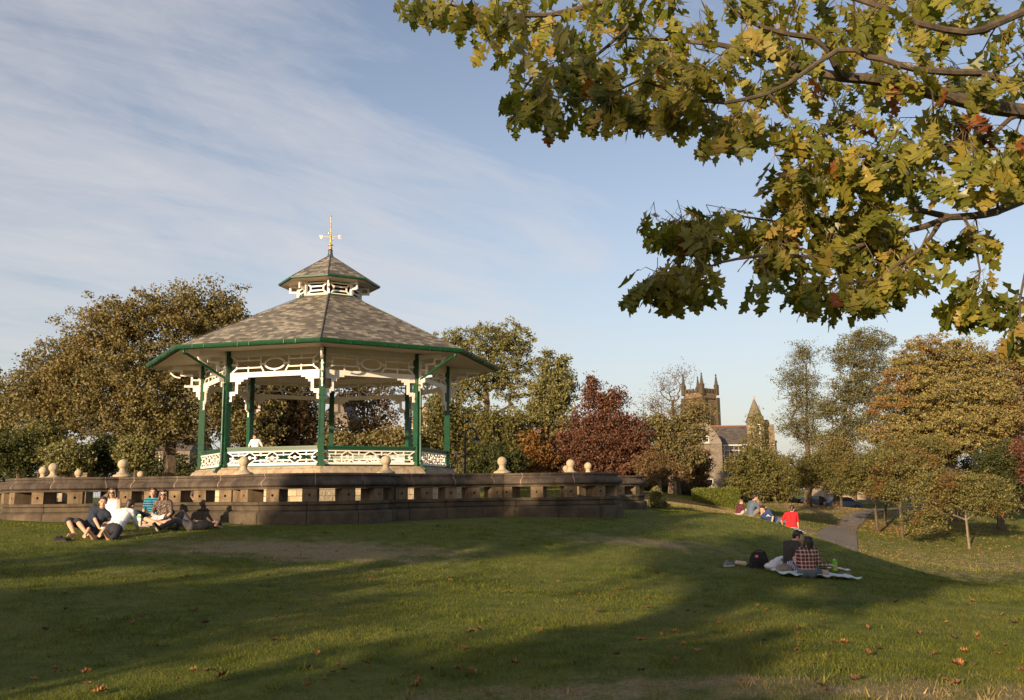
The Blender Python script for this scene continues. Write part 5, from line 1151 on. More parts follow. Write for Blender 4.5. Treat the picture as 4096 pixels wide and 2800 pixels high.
DL = [dead_leaf_mesh(s) for s in range(8)]
spots = [(2140, 2675), (1300, 2735), (1230, 2685), (830, 2700), (1350, 2675), (1410, 2740), (1095, 2575), (610, 2700), (340, 2705), (215, 2690), (345, 2750), (50, 2775), (1100, 2480), (530, 2505), (600, 2483), (815, 2505), (760, 2455), (780, 2455), (320, 2515), (310, 2535), (450, 2475), (240, 2305), (355, 2320), (610, 2300), (640, 2283), (655, 2280), (725, 2318), (840, 2293), (1072, 2308), (1120, 2300), (780, 2308), (1040, 2355), (1345, 2215), (1275, 2392), (1080, 2400), (1000, 2375), (1355, 2425), (1525, 2480), (1560, 2590), (1730, 2690), (1880, 2540), (1920, 2530), (1820, 2595), (1930, 2620), (1860, 2615), (1670, 2760), (2560, 2700), (2565, 2575), (2645, 2550), (2665, 2552), (2680, 2605), (2300, 2525), (2450, 2395), (2400, 2460), (2885, 2605), (2790, 2625), (2740, 2595), (3185, 2620), (3200, 2575), (3195, 2520), (3195, 2545), (3190, 2525), (3060, 2572), (3000, 2540), (3180, 2660), (3250, 2670), (3240, 2672), (3315, 2640), (3475, 2625), (3510, 2607), (3380, 2582), (3330, 2583), (3680, 2545), (3785, 2500), (3795, 2510), (3990, 2625), (3830, 2670), (3850, 2672), (3900, 2675), (3760, 2725), (3650, 2735), (3310, 2785), (3820, 2755), (4015, 2590), (3910, 2555), (3820, 2567), (3850, 2490), (2690, 2460), (2720, 2470), (2755, 2455), (2785, 2455), (2880, 2500), (2390, 2455), (2260, 2520), (2165, 2545), (2600, 2400), (2450, 2392), (2600, 2440), (3030, 2430), (3290, 2490), (3220, 2350), (3580, 2415), (3690, 2420), (3870, 2430), (4010, 2465), (2110, 2330), (2160, 2335), (2240, 2335), (2060, 2300), (2315, 2225), (1700, 2330), (1800, 2330), (1850, 2335), (1750, 2090+20)]
first = {}
def put_leaf(px, py, k):
    # march the sight line to the ground once, to know where on the lawn this leaf lies
    d = 6.0; prev = None
    while d < 40:
        q = P(px, py, d)
        if q.z <= gz(q.x, q.y): break
        d *= 1.01
    s = rng.uniform(.35, .8); i = k % 8
    o = bpy.data.objects.new('fallen_leaf', DL[i]); COL.objects.link(o)
    o.location = (q.x, q.y, gz(q.x, q.y)+.022); o.rotation_euler = (rng.normal(0, .2), rng.normal(0, .2), rng.uniform(0, 6.28)); o.scale = (s, s, s)
    tag(o, 'curled brown dead oak leaf lying on the grass', 'fallen leaf', 'fallen leaves scattered on the lawn')
for k, (px, py) in enumerate(spots): put_leaf(px, py, k)
for k in range(60): put_leaf(rng.uniform(0, 4096), 2250+540*rng.random()**.8, k)

# ------------------------------------------------------------------ people
SK = simple('skin tone', (.55, .31, .20), .55, 0, .06, 12);  # one even skin colour shared by every figure
def cloth(name, col, var=.18, scale=14): return simple(name, col, .9, 0, var, scale, .006)
def stripes(name, c0, c1, sc, axis='Z'):
    m, nt, bs = new_mat(name); tc = N(nt, 'ShaderNodeTexCoord').outputs['Object']
    w = N(nt, 'ShaderNodeTexWave', {'Vector': tc, 'Scale': sc, 'Distortion': .6, 'Detail': 1.0}, bands_direction=axis).outputs['Fac']
    nt.links.new(ramp(nt, w, [(.45, c0), (.55, c1)]), bs.inputs['Base Color']); bs.inputs['Roughness'].default_value = .9; return m
def plaid(name):
    m, nt, bs = new_mat(name); tc = N(nt, 'ShaderNodeTexCoord').outputs['Object']; c = mixc(nt, noise(nt, tc, 6), (.13, .018, .018), (.20, .03, .028))
    for ax, sc in (('X', 4.2), ('Z', 4.2)):
        w = N(nt, 'ShaderNodeTexWave', {'Vector': tc, 'Scale': sc, 'Distortion': .25}, bands_direction=ax).outputs['Fac']
        c = mixc(nt, ramp(nt, w, [(.80, (0, 0, 0)), (.93, (.75, .75, .75))]), c, (.50, .42, .38)); c = mixc(nt, ramp(nt, w, [(.05, (.5, .5, .5)), (.2, (0, 0, 0))]), c, (.04, .01, .012))
    nt.links.new(c, bs.inputs['Base Color']); bs.inputs['Roughness'].default_value = .9; return m
def floral(name):
    m, nt, bs = new_mat(name); tc = N(nt, 'ShaderNodeTexCoord').outputs['Object']
    v = N(nt, 'ShaderNodeTexVoronoi', {'Vector': tc, 'Scale': 34.0}).outputs['Distance']; nt.links.new(ramp(nt, v, [(.25, (.35, .28, .22)), (.42, (.07, .045, .035))]), bs.inputs['Base Color']); bs.inputs['Roughness'].default_value = .9; return m
HAIRD = simple('dark brown hair', (.022, .013, .009), .5, 0, .3, 30); HAIRB = simple('brown hair', (.040, .024, .014), .5, 0, .3, 30); HAIRR = simple('auburn hair', (.050, .020, .013), .5, 0, .3, 30)
def remesh(mb, vox, name, mat, parent, smooth_it=4):
    me = mb.mesh('tmp'); o = bpy.data.objects.new('tmp', me); COL.objects.link(o)
    r = o.modifiers.new('r', 'REMESH'); r.mode = 'VOXEL'; r.voxel_size = vox; r.use_smooth_shade = True
    s = o.modifiers.new('s', 'SMOOTH'); s.factor = .5; s.iterations = smooth_it
    dg = bpy.context.evaluated_depsgraph_get(); dg.update(); m2 = bpy.data.meshes.new_from_object(o.evaluated_get(dg)); bpy.data.objects.remove(o); bpy.data.meshes.remove(me)
    m2.name = name; m2.materials.clear(); out = link(name, m2, mat, parent, True); return out
def V3(*a): return Vector(a)
def ik(a, b, l1, l2, hint):
    """joint between a and b bending towards hint"""
    a, b = Vector(a), Vector(b); d = b-a; L = min(d.length, (l1+l2)*.999); dn = d.normalized(); x = (l1*l1-l2*l2+L*L)/(2*L); h = math.sqrt(max(l1*l1-x*x, 0)); hv = Vector(hint); hv = hv-dn*hv.dot(dn)
    hv = hv.normalized() if hv.length > 1e-4 else Vector((0, 0, 1)); return a+dn*x+hv*h
def person(label, base, yaw, J, wear, hair=None, group=None, scale=1.0, vox=.011, female=False, shades=False, look=0.0, nod=0.0, shoes=None, name='person', roll_head=0.0):
    """J: joints in metres in the person's own frame, x = their left..., y = forward (facing), z up from the ground they rest on.
    keys: pel (pelvis), che (chest), nek, hed (head centre), and per side l/r: sho, han, ank, hints elb/kne ; toe directions"""
    T = thing(name, label, 'person', base, group); k = scale
    g = {q: Vector(v) for q, v in J.items()}
    up = (g['nek']-g['pel']).normalized(); side = g.get('side', Vector((1, 0, 0))).normalized(); fwd = up.cross(side).normalized()*1.0
    fwd = side.cross(up)*-1 if False else up.cross(side)
    shw = .175 if not female else .155; hpw = .095
    S_ = {}
    for s, sg in (('l', 1), ('r', -1)):
        sho = g.get('sho_'+s, g['che']+side*sg*shw+up*.10); hip = g['pel']+side*sg*hpw
        han = g['han_'+s]; el = ik(sho, han, .29, .26, g['elb_'+s]); L = (han-sho).length
        if L > .54: han = sho+(han-sho)*(.54/L)
        ank = g['ank_'+s]; kn = ik(hip, ank, .43, .42, g['kne_'+s]); L = (ank-hip).length
        if L > .845: ank = hip+(ank-hip)*(.845/L)
        S_[s] = (sho, el, han, hip, kn, ank)
    def torso(b, e, low=True, sho=True):
        w = g.get('wai', (g['pel']+g['che'])/2); r1 = .118 if not female else .112
        for sg in (-1, 1):
            b.cap(g['pel']+side*sg*.065, w+side*sg*.05, r1+e, .098+e); b.cap(w+side*sg*.05, g['che']+side*sg*.075+up*.02, .098+e, .108+e)
            if sho: b.cap(g['che']+side*sg*.07+up*.03, g['che']+side*sg*(shw-.03)+up*.095, .10+e, .068+e); b.cap(g['che']+up*.12, g['che']+side*sg*(shw-.01)+up*.10, .062+e, .058+e)
            else: b.cap(g['che']+side*sg*.075+up*.0, g['che']+side*sg*.10+up*.155, .10+e, .026)
            if female: b.ell(g['che']+side*sg*.075+fwd*(-.0)-fwd*-.075, (.062+e, .058+e, .06+e))
    b = MB(); torso(b, 0)
    hd = g['hed']; b.cap(g['che']+up*.13, (g['nek']*.4+hd*.6), .058, .05)
    # head frame
    hf = g.get('face', fwd).normalized(); hup = g.get('crown', (hd-g['nek'])).normalized(); hs = hf.cross(hup).normalized(); hup = hs.cross(hf).normalized(); HM = Matrix((hs, hf, hup)).transposed()
    hp = lambda x, y, z: hd+hs*x+hf*y+hup*z
    b.ell(hp(0, -.012, .028), (.076, .092, .092), HM, 16, 12); b.ell(hp(0, .022, -.045), (.056, .068, .072), HM, 14, 10); b.cap(hp(0, .085, -.002), hp(0, .104, -.028), .011, .015, 8); b.ell(hp(0, .066, -.095), (.028, .026, .02), HM, 10, 8)
    b.cap(hp(-.018, .084, -.062), hp(.018, .084, -.062), .010, .010, 8)
    for sg in (-1, 1): b.ell(hp(sg*.076, -.005, -.005), (.014, .022, .032), HM, 8, 6); b.ell(hp(sg*.034, .068, -.022), (.024, .018, .022), HM, 8, 6); b.cap(hp(sg*.018, .084, .026), hp(sg*.048, .074, .026), .010, .009, 6)
    for s, (sho, el, han, hip, kn, ank) in S_.items():
        sg = 1 if s == 'l' else -1
        b.cap(sho, el, .050, .040); b.cap(el, han, .040, .026); b.cap(hip, kn, .090, .056); b.cap(kn, kn.lerp(ank, .35), .056, .056); b.cap(kn.lerp(ank, .3), ank, .058, .036)
        # hand: palm, four unequal bent fingers and a thumb
        hdv = g.get('hdir_'+s, (han-el).normalized()).normalized(); pn = g.get('palm_'+s, Vector((0, 0, -1))); pn = (pn-hdv*pn.dot(hdv)); pn = pn.normalized() if pn.length > .05 else hdv.orthogonal().normalized(); ps = hdv.cross(pn)
        curl = g.get('curl_'+s, Vector((.35, 0, 0))).x
        for o in (-.022, 0, .022): b.cap(han+ps*o*.6, han+hdv*.075+ps*o, .018, .015, 8)
        for i, (o, ln) in enumerate(((-.030, .062), (-.010, .074), (.011, .069), (.031, .054))):
            p0 = han+hdv*.080+ps*o; d1 = (hdv*math.cos(curl*.6)+pn*math.sin(curl*.6)+ps*o*2.2).normalized(); d2 = (hdv*math.cos(curl*2)+pn*math.sin(curl*2)).normalized(); p1 = p0+d1*ln*.5; b.cap(p0, p1, .0095, .009, 8); b.cap(p1, p1+d2*ln*.5, .009, .0078, 8)
        p0 = han+hdv*.022-ps*sg*.026; p1 = p0+(hdv*.6-ps*sg*.75+pn*.3).normalized()*.038; b.cap(p0, p1, .013, .011, 8); b.cap(p1, p1+(hdv*.9-ps*sg*.2+pn*.4).normalized()*.032, .011, .009, 8)
        td = g.get('toe_'+s, fwd).normalized(); sh = (ank-kn).normalized(); heel = ank+sh*.045-td*.03; ball = ank+sh*.055+td*.13; b.cap(heel, ball, .036, .032); b.cap(ank, heel+td*.03, .036, .036)
        tn = td.cross(sh).normalized()
        for i in range(5): o = (i-2)*.017; b.cap(ball+tn*o+td*.01, ball+tn*o+td*(.062-.006*abs(i-1)), .013, .010, 6)
        S_[s] = (sho, el, han, hip, kn, ank, td, heel, ball)
    body = remesh(b, vox, 'body', SK, T, 3)
    # eyes and mouth
    b = MB()
    for sg in (-1, 1): b.ell(hp(sg*.033, .086, .004), (.012, .006, .006), HM, 8, 6); b.bar(hp(sg*.018, .0955, .030), hp(sg*.050, .082, .032), .006, .007)
    b.build('eyes', HAIRD, T); b = MB(); b.cap(hp(-.02, .094, -.062), hp(.02, .094, -.062), .0045, .0045, 6); b.build('mouth', simple('lips', (.35, .11, .09), .5), T)
    if shades:
        b = MB()
        for sg in (-1, 1): b.ell(hp(sg*.034, .095, .002), (.032, .010, .021), HM, 12, 8); b.bar(hp(sg*.064, .088, .008), hp(sg*.083, -.005, .010), .006, .008)
        b.bar(hp(-.01, .105, .008), hp(.01, .105, .008), .005, .006); b.build('sunglasses', simple('black plastic', (.01, .01, .01), .15), T)
    # clothes
    for wtype, mat, *arg in wear:
        b = MB(); e = .022
        if wtype in ('shirt', 'top'):
            torso(b, e if wtype == 'shirt' else e-.003, sho=wtype == 'shirt'); sl = arg[0]; nm = 'shirt' if wtype == 'shirt' else 'vest_top'
            if sl > 0:
                for s in 'lr':
                    sho, el, han = S_[s][:3]
                    b.cap(sho, sho.lerp(el, min(1, sl)), .066, .056 if sl < 1 else .052)
                    if sl > 1: b.cap(el, el.lerp(han, min(.96, sl-1)), .052, .038)
            nm = arg[1] if len(arg) > 1 else nm
        elif wtype in ('trousers', 'shorts', 'skirt'):
            nm = wtype; ln = arg[0] if arg else {'trousers': 1.9, 'shorts': .8, 'skirt': .9}[wtype]
            for sg in (-1, 1): b.cap(g['pel']+side*sg*.065, g['pel'].lerp(g['che'], .22)+side*sg*.05, .125+e, .10+e)
            for s in 'lr':
                hip, kn, ank = S_[s][3:6]; b.cap(hip, hip.lerp(kn, min(1, ln)), .104, .086 if ln < 1 else .074)
                if ln > 1: b.cap(kn, kn.lerp(ank, min(1, ln-1)), .074, .062)
            if wtype == 'skirt':
                for t in (.3, .5, .7, .9): a1, a2 = S_['l'][3].lerp(S_['l'][4], t*ln), S_['r'][3].lerp(S_['r'][4], t*ln); b.cap(a1, a2, .075, .075)
        remesh(b, vox, nm, mat, T, 4)
    if hair:
        style, hm = hair; b = MB(); b.ell(hp(0, -.028, .048), (.087, .094, .088), HM, 16, 12); b.ell(hp(0, .035, .098), (.066, .050, .028), HM, 12, 8)
        for sg in (-1, 1): b.cap(hp(sg*.070, .012, .070), hp(sg*.078, -.018, .012), .020, .015, 8)
        b.cap(hp(0, -.06, .0), hp(0, -.07, -.05), .065, .045)
        if style == 'shaggy':
            for sg in (-1, 1): b.cap(hp(sg*.068, .0, .05), hp(sg*.080, .02, -.025), .030, .016, 8)
            b.cap(hp(-.05, .06, .085), hp(.04, .084, .062), .022, .018, 8); b.cap(hp(0, -.08, .0), hp(0, -.075, -.085), .06, .03)
        if style in ('long', 'bob'):
            z1 = -.30 if style == 'long' else -.13
            for sg in (-1, 1): b.cap(hp(sg*.074, .025, .06), hp(sg*.100, .03, z1*.45), .028, .034, 8); b.cap(hp(sg*.100, .03, z1*.45), hp(sg*.105, .055, z1), .034, .020, 8); b.cap(hp(sg*.05, -.06, .03), hp(sg*.05, -.085, z1), .055, .035, 8)
            b.cap(hp(0, -.07, .03), hp(0, -.09, z1), .062, .04)
        remesh(b, vox, 'hair', hm, T, 1)
    if shoes:
        for s in 'lr':
            ank, td, heel, ball = S_[s][5:9]; b = MB(); b.cap(heel-td*.008, ball+td*.055, .046, .042); b.cap(ank, heel+td*.05, .048, .046); o = remesh(b, vox, 'shoe', shoes, T, 3)
            sh = (ank-S_[s][4]).normalized(); b = MB(); b.cap(heel-td*.01+sh*.034, ball+td*.055+sh*.030, .036, .040); remesh(b, vox, 'sole', simple('pale rubber sole', (.45, .40, .32), .8), o, 1); o.children[0].parent = o
    T.rotation_euler = (0, 0, yaw); T.scale = (k, k, k)
    return T, S_
def at_px(px, py, d=None):
    """where the sight line through this pixel meets the lawn"""
    if d is None:
        d = 6.0
        while d < 60:
            q = P(px, py, d)
            if q.z <= gz(q.x, q.y): break
            d *= 1.004
    q = P(px, py, d); return Vector((q.x, q.y, gz(q.x, q.y)))
# frame convention: joints given with x to the viewer's right, y away from the viewer, z up; side = direction of the person's left
D = V3
navy = cloth('navy polo', (.020, .026, .045)); white = cloth('white cotton', (.75, .72, .72)); char = cloth('charcoal shorts', (.025, .025, .032)); greyc = cloth('dark grey trousers', (.065, .058, .062)); black = cloth('black tshirt', (.014, .013, .016))
G1 = 'friends sitting in the group before the wall'
# 1 young man reclining on his hip, navy polo, leaning on right... (facing the camera-right)
p = at_px(357, 2140); LEFTG = p
person('reclining man in navy polo and dark shorts, leftmost of the group by the wall', p, 0,
       dict(pel=D(-.02, .05, .13), wai=D(.05, .05, .27), che=D(.17, .03, .43), nek=D(.24, .0, .60), hed=D(.28, -.03, .71), side=D(.86, .1, -.50), face=D(.35, -.9, -.05), crown=D(.12, 0, 1),
            sho_l=D(.33, .04, .46), sho_r=D(.03, -.02, .55), han_l=D(.42, -.02, .04), elb_l=D(.4, .3, -.3), han_r=D(.36, -.26, .10), elb_r=D(-.6, -.4, -.5), hdir_r=D(.9, -.1, -.2), curl_r=D(.9, 0, 0), curl_l=D(.6, 0, 0),
            ank_l=D(.12, -.40, .06), kne_l=D(-.3, -.6, .3), ank_r=D(-.10, -.52, .07), kne_r=D(-.6, -.1, .5), toe_l=D(.5, -.8, 0), toe_r=D(-.3, -.9, 0)),
       [('shirt', navy, .75), ('shorts', char, .98)], ('short', HAIRB), G1)
# 2 woman in white vest, sunglasses, behind
p = at_px(446, 2098)
person('smiling woman in sunglasses and white buttoned vest top, second from left in the group', p, 0,
       dict(pel=D(0, 0, .13), wai=D(0, .02, .30), che=D(0, .02, .48), nek=D(0, .0, .66), hed=D(-.01, -.02, .78), side=D(1, 0, 0), face=D(0, -1, -.02), crown=D(0, 0, 1),
            han_l=D(.26, -.20, .06), elb_l=D(.8, .2, 0), han_r=D(-.20, -.28, .12), elb_r=D(-.8, .2, 0), ank_l=D(.16, -.45, .07), kne_l=D(.8, -.3, .3), ank_r=D(-.10, -.42, .07), kne_r=D(-.8, -.3, .3), toe_l=D(-.6, -.6, 0), toe_r=D(.6, -.6, 0)),
       [('top', white, 0), ('trousers', cloth('blue jeans', (.03, .05, .10)))], ('bob', HAIRB), G1, female=True, shades=True)
# 3 prone man in white T-shirt, feet towards the camera
p = at_px(452, 2150)
person('man in a white T-shirt lying on his front, bare soles towards the viewer', p, 0,
       dict(pel=D(.02, -.05, .17), wai=D(.04, .10, .29), che=D(.07, .25, .46), nek=D(.11, .38, .60), hed=D(.15, .46, .68), side=D(-1, .12, 0), face=D(.25, 1, -.25), crown=D(.1, .15, 1),
            sho_l=D(-.13, .32, .48), sho_r=D(.27, .30, .48), han_l=D(-.20, .72, .04), elb_l=D(-.6, -.2, -.8), han_r=D(.30, .70, .05), elb_r=D(.7, -.2, -.8), hdir_l=D(.3, 1, 0), hdir_r=D(-.2, 1, 0),
            ank_l=D(-.20, -.72, .17), kne_l=D(-.2, .1, -1), ank_r=D(.12, -.70, .17), kne_r=D(.1, .1, -1), toe_l=D(-.22, -.42, -.88), toe_r=D(-.34, -.42, -.85)),
       [('shirt', white, .85), ('shorts', char, .85)], ('short', HAIRB), G1)
# 4 man in striped blue T-shirt
p = at_px(612, 2096)
person('man in turquoise and navy striped T-shirt propped on one arm behind the floral woman', p, 0,
       dict(pel=D(.06, .02, .13), wai=D(.04, .05, .30), che=D(-.02, .06, .48), nek=D(-.03, .04, .66), hed=D(-.03, .0, .78), side=D(1, .15, .05), face=D(.1, -1, 0), crown=D(0, 0, 1),
            han_l=D(.52, -.05, .12), elb_l=D(.5, .1, .2), han_r=D(-.34, .12, .04), elb_r=D(-.6, .3, 0), hdir_r=D(-.6, .3, -.2), ank_l=D(.30, -.42, .07), kne_l=D(.9, -.3, .4), ank_r=D(-.05, -.48, .07), kne_r=D(-.5, -.3, .3), toe_l=D(-.5, -.8, 0), toe_r=D(.4, -.8, 0)),
       [('shirt', stripes('turquoise navy stripes', (.015, .025, .06), (.03, .25, .36), 5.2), .6), ('trousers', cloth('dark jeans', (.02, .022, .035)))], ('short', HAIRB), G1)
# 5 woman in floral dress with sunglasses and open book, cross legged
p = at_px(652, 2105); BOOK = p
person('woman in sunglasses and brown floral dress sitting cross-legged with an open book', p, 0,
       dict(pel=D(0, .02, .13), wai=D(0, .02, .30), che=D(-.01, .0, .47), nek=D(-.01, -.02, .65), hed=D(-.01, -.03, .765), side=D(1, 0, 0), face=D(0, -1, -.03), crown=D(0, 0, 1),
            han_l=D(.10, -.27, .15), elb_l=D(.8, .2, 0), han_r=D(-.07, -.30, .17), elb_r=D(-.8, .2, 0), hdir_l=D(-.5, -.8, 0), hdir_r=D(.5, -.8, 0), ank_l=D(-.09, -.40, .06), kne_l=D(1, -.5, .1), ank_r=D(.10, -.48, .07), kne_r=D(-1, -.4, .3), toe_l=D(-.9, -.3, 0), toe_r=D(.7, -.6, 0)),
       [('shirt', floral('floral print'), 1.05, 'dress'), ('skirt', floral('floral print skirt'), .7)], ('long', HAIRR), G1, female=True, shades=True)
b = MB(); c = p+D(.0, -.33, .215); 
for s in (-1, 1):
    Mx = Matrix.Rotation(-s*.28, 3, 'Y') @ Matrix.Rotation(.5, 3, 'X'); b.box(c+D(s*.072, 0, .01), (.145, .20, .014), Mx)
o = b.build('open_book', cloth('book pages', (.72, .68, .66), .08)); tag(o, "open white-paged book in the floral woman's lap", 'book')
# 6 man lying on his back, knee up, hand behind head
p = at_px(758, 2122)
person('man in black T-shirt and grey trousers lying on his back with one knee raised', p, 0,
       dict(pel=D(.02, .02, .11), wai=D(.18, .08, .12), che=D(.36, .14, .14), nek=D(.54, .20, .15), hed=D(.64, .24, .17), side=D(.3, -.95, 0), face=D(-.15, -.30, .95), crown=D(.93, .36, .2),
            sho_l=D(.46, .02, .15), sho_r=D(.40, .32, .15), han_l=D(.80, .16, .06), elb_l=D(.6, -.8, .1), han_r=D(.15, .20, .24), elb_r=D(.1, .8, -.1), hdir_l=D(-.3, .9, .1),
            ank_l=D(-.66, -.34, .09), kne_l=D(-.1, -.2, .9), ank_r=D(-.36, .02, .08), kne_r=D(-.3, 0, 1), toe_l=D(-.35, -.5, .8), toe_r=D(-.75, -.45, .05)),
       [('shirt', black, .8), ('trousers', greyc)], ('short', HAIRB), G1, scale=.88, shoes=cloth('black canvas shoe', (.015, .015, .017)))
# couple on the blanket
p = at_px(3180, 2290); G2 = 'couple sharing the pale blanket'
person('dark haired young man in charcoal T-shirt leaning in to kiss beside the plaid shirt', p, 0,
       dict(pel=D(-.02, .10, .13), wai=D(-.05, .10, .31), che=D(-.03, .08, .50), nek=D(.05, .05, .67), hed=D(.13, .03, .775), side=D(-.45, .9, 0), face=D(1, -.25, -.18), crown=D(.15, 0, 1),
            han_l=D(.26, .18, .34), elb_l=D(.2, .6, -.8), han_r=D(.20, -.16, .30), elb_r=D(-.2, -.6, -.8), hdir_r=D(.9, 0, -.2), ank_l=D(.52, .25, .07), kne_l=D(.4, .3, .9), ank_r=D(.22, .05, .07), kne_r=D(.9, -.1, .25), toe_l=D(1, 0, 0), toe_r=D(1, -.2, 0)),
       [('shirt', cloth('charcoal tshirt', (.042, .036, .036)), .75), ('trousers', cloth('dark denim', (.012, .022, .032)))], ('shaggy', HAIRD), G2, scale=.93, shoes=cloth('dark shoe', (.02, .02, .02)))
p = at_px(3238, 2310); COUP = p
person('woman in red checked shirt and denim shorts seen from behind, reaching to a green carton', p, 0,
       dict(pel=D(-.05, -.05, .12), wai=D(-.05, -.05, .29), che=D(-.03, -.03, .45), nek=D(.0, -.01, .61), hed=D(.0, .0, .72), side=D(-1, .1, 0), face=D(-.75, .65, .2), crown=D(.05, 0, 1),
            han_r=D(.47, -.08, .25), elb_r=D(.1, .1, -1), hdir_r=D(.85, -.1, -.5), curl_r=D(.9, 0, 0), han_l=D(-.03, .24, .28), elb_l=D(-.25, 0, -1), ank_l=D(.08, .42, .06), kne_l=D(-.3, .5, .7), ank_r=D(.0, .20, .07), kne_r=D(1, .25, -.05), toe_l=D(1, .1, 0), toe_r=D(-1, .2, 0)),
       [('shirt', plaid('red tartan shirt'), 1.78), ('shorts', cloth('denim shorts', (.10, .13, .15)), .45)], ('long', HAIRD), G2, female=True, scale=.91)
# four boys on the brow of the slope
G3 = 'boys sitting on the brow of the hill'
def hill(px, py, d): q = P(px, py, d); return Vector((q.x, q.y, q.z))
pb = hill(2958, 2064, 35.6)
person('small fair-haired child in a maroon T-shirt, leftmost on the brow of the hill', pb+D(0, 0, -.03), 0,
       dict(pel=D(-.05, 0, .12), wai=D(-.02, 0, .28), che=D(.02, 0, .45), nek=D(.08, 0, .61), hed=D(.12, 0, .72), side=D(-.3, .95, 0), face=D(.8, -.3, -.35), crown=D(.25, 0, 1), han_l=D(.35, .1, .2), elb_l=D(0, .5, -.6), han_r=D(.32, -.12, .18), elb_r=D(0, -.5, -.6), ank_l=D(.55, .1, -.05), kne_l=D(.3, 0, 1), ank_r=D(.5, -.1, -.05), kne_r=D(.3, 0, 1), toe_l=D(1, 0, 0), toe_r=D(1, 0, 0)),
       [('shirt', cloth('maroon tshirt', (.09, .015, .025)), .8), ('shorts', cloth('pale shorts', (.4, .36, .32)), .9)], ('short', simple('fair hair', (.16, .10, .05), .6)), G3, scale=.78, vox=.014)
pb = hill(3012, 2074, 34.6)
person('tall youth in blue-grey jacket and grey shorts hugging his raised knees on the hill brow', pb+D(0, 0, -.02), 0,
       dict(pel=D(-.08, 0, .13), wai=D(-.09, 0, .32), che=D(-.02, 0, .51), nek=D(.08, 0, .68), hed=D(.13, 0, .80), side=D(-.25, .95, 0), face=D(.95, .1, -.12), crown=D(.15, 0, 1), han_l=D(.42, .1, .42), elb_l=D(0, .3, -.7), han_r=D(.46, -.06, .42), elb_r=D(0, -.3, -.7), ank_l=D(.46, .12, -.02), kne_l=D(.3, 0, 1), ank_r=D(.40, -.10, -.0), kne_r=D(.3, 0, 1), toe_l=D(1, 0, -.3), toe_r=D(1, 0, -.3)),
       [('shirt', cloth('slate blue jacket', (.085, .115, .165)), 1.85, 'jacket'), ('shorts', cloth('grey shorts', (.16, .145, .12)), .92)], ('short', HAIRD), G3, vox=.014, shoes=cloth('black trainers', (.015, .015, .015)))
pb = hill(3070, 2094, 33.6)
person('dark-haired boy in a blue T-shirt with pale print, reclining on the slope', pb+D(0, 0, -.03), 0,
       dict(pel=D(.30, .05, .10), wai=D(.16, .0, .20), che=D(.02, -.02, .32), nek=D(-.10, -.04, .46), hed=D(-.17, -.05, .55), side=D(.5, -.6, .6), face=D(-.8, -.5, -.35), crown=D(-.25, 0, 1), han_l=D(.05, -.34, .02), elb_l=D(.5, -.5, -.4), han_r=D(-.22, .10, .12), elb_r=D(-.2, .6, -.6), ank_l=D(.95, .0, -.30), kne_l=D(.3, -.3, .6), ank_r=D(.98, .22, -.32), kne_r=D(.3, .3, .6), toe_l=D(.7, -.6, .2), toe_r=D(.7, .5, .2)),
       [('shirt', cloth('blue tshirt', (.02, .042, .13)), .8), ('trousers', cloth('grey blue jeans', (.10, .11, .14)))], ('short', HAIRD), G3, vox=.014)
b = MB(); c = pb+D(.02, -.165, .28)
for i in range(7): a = PI*i/6; b.bar(c+D(-.02+.02*math.cos(a), 0, 0), c+D(-.02+.075*math.cos(a), -.02, .075*math.sin(a)-.02), .018, .012)
print_o = b.build('printed_emblem', white); print_o.parent = [o for o in bpy.data.objects if o.get('label', '').startswith('dark-haired boy in a blue')][0]; print_o.matrix_parent_inverse = Matrix.Translation(-(pb+D(0, 0, -.03)))
pb = hill(3168, 2122, 31.8)
person('boy in a bright red T-shirt seen from behind, rightmost on the hill brow', pb+D(0, 0, -.05), 0,
       dict(pel=D(-.02, -.02, .12), wai=D(-.02, -.03, .31), che=D(-.01, -.02, .50), nek=D(.02, .0, .67), hed=D(.06, .02, .78), side=D(-1, .1, 0), face=D(.55, .8, -.3), crown=D(.08, .1, 1), han_l=D(-.22, .30, .18), elb_l=D(-.8, .2, -.2), han_r=D(.24, .05, -.05), elb_r=D(.9, .2, 0), ank_l=D(-.10, .62, -.20), kne_l=D(0, .4, 1), ank_r=D(.12, .62, -.20), kne_r=D(0, .4, 1), toe_l=D(0, 1, 0), toe_r=D(0, 1, 0)),
       [('shirt', cloth('bright red tshirt', (.62, .012, .018), .1), .8), ('shorts', cloth('tan shorts', (.3, .24, .16)), .9)], ('short', HAIRB), G3, vox=.014)
# two women sitting on the bandstand steps at left, beyond the wall
pb = Vector(P(768, 1905, 31.0)); pb.z = .0
person('dark-haired woman in a black sleeveless top sitting against the bandstand base', pb+D(0, 0, -.33), 0,
       dict(pel=D(0, 0, .13), wai=D(-.03, 0, .32), che=D(-.03, 0, .51), nek=D(.0, 0, .68), hed=D(.03, 0, .80), side=D(-.9, -.4, 0), face=D(.9, -.4, -.05), crown=D(0, 0, 1), han_l=D(-.10, -.30, .2), elb_l=D(-.5, -.5, -.3), han_r=D(.10, -.12, .22), elb_r=D(.5, -.5, -.3), ank_l=D(.2, -.5, .0), kne_l=D(.3, 0, 1), ank_r=D(.4, -.4, .0), kne_r=D(.3, 0, 1), toe_l=D(1, -.3, 0), toe_r=D(1, -.2, 0)),
       [('top', cloth('black vest', (.02, .015, .02)), 0), ('trousers', greyc)], ('short', HAIRD), 'women beyond the wall at left', vox=.014, female=True)
pb = Vector(P(742, 1915, 30.2)); pb.z = 0
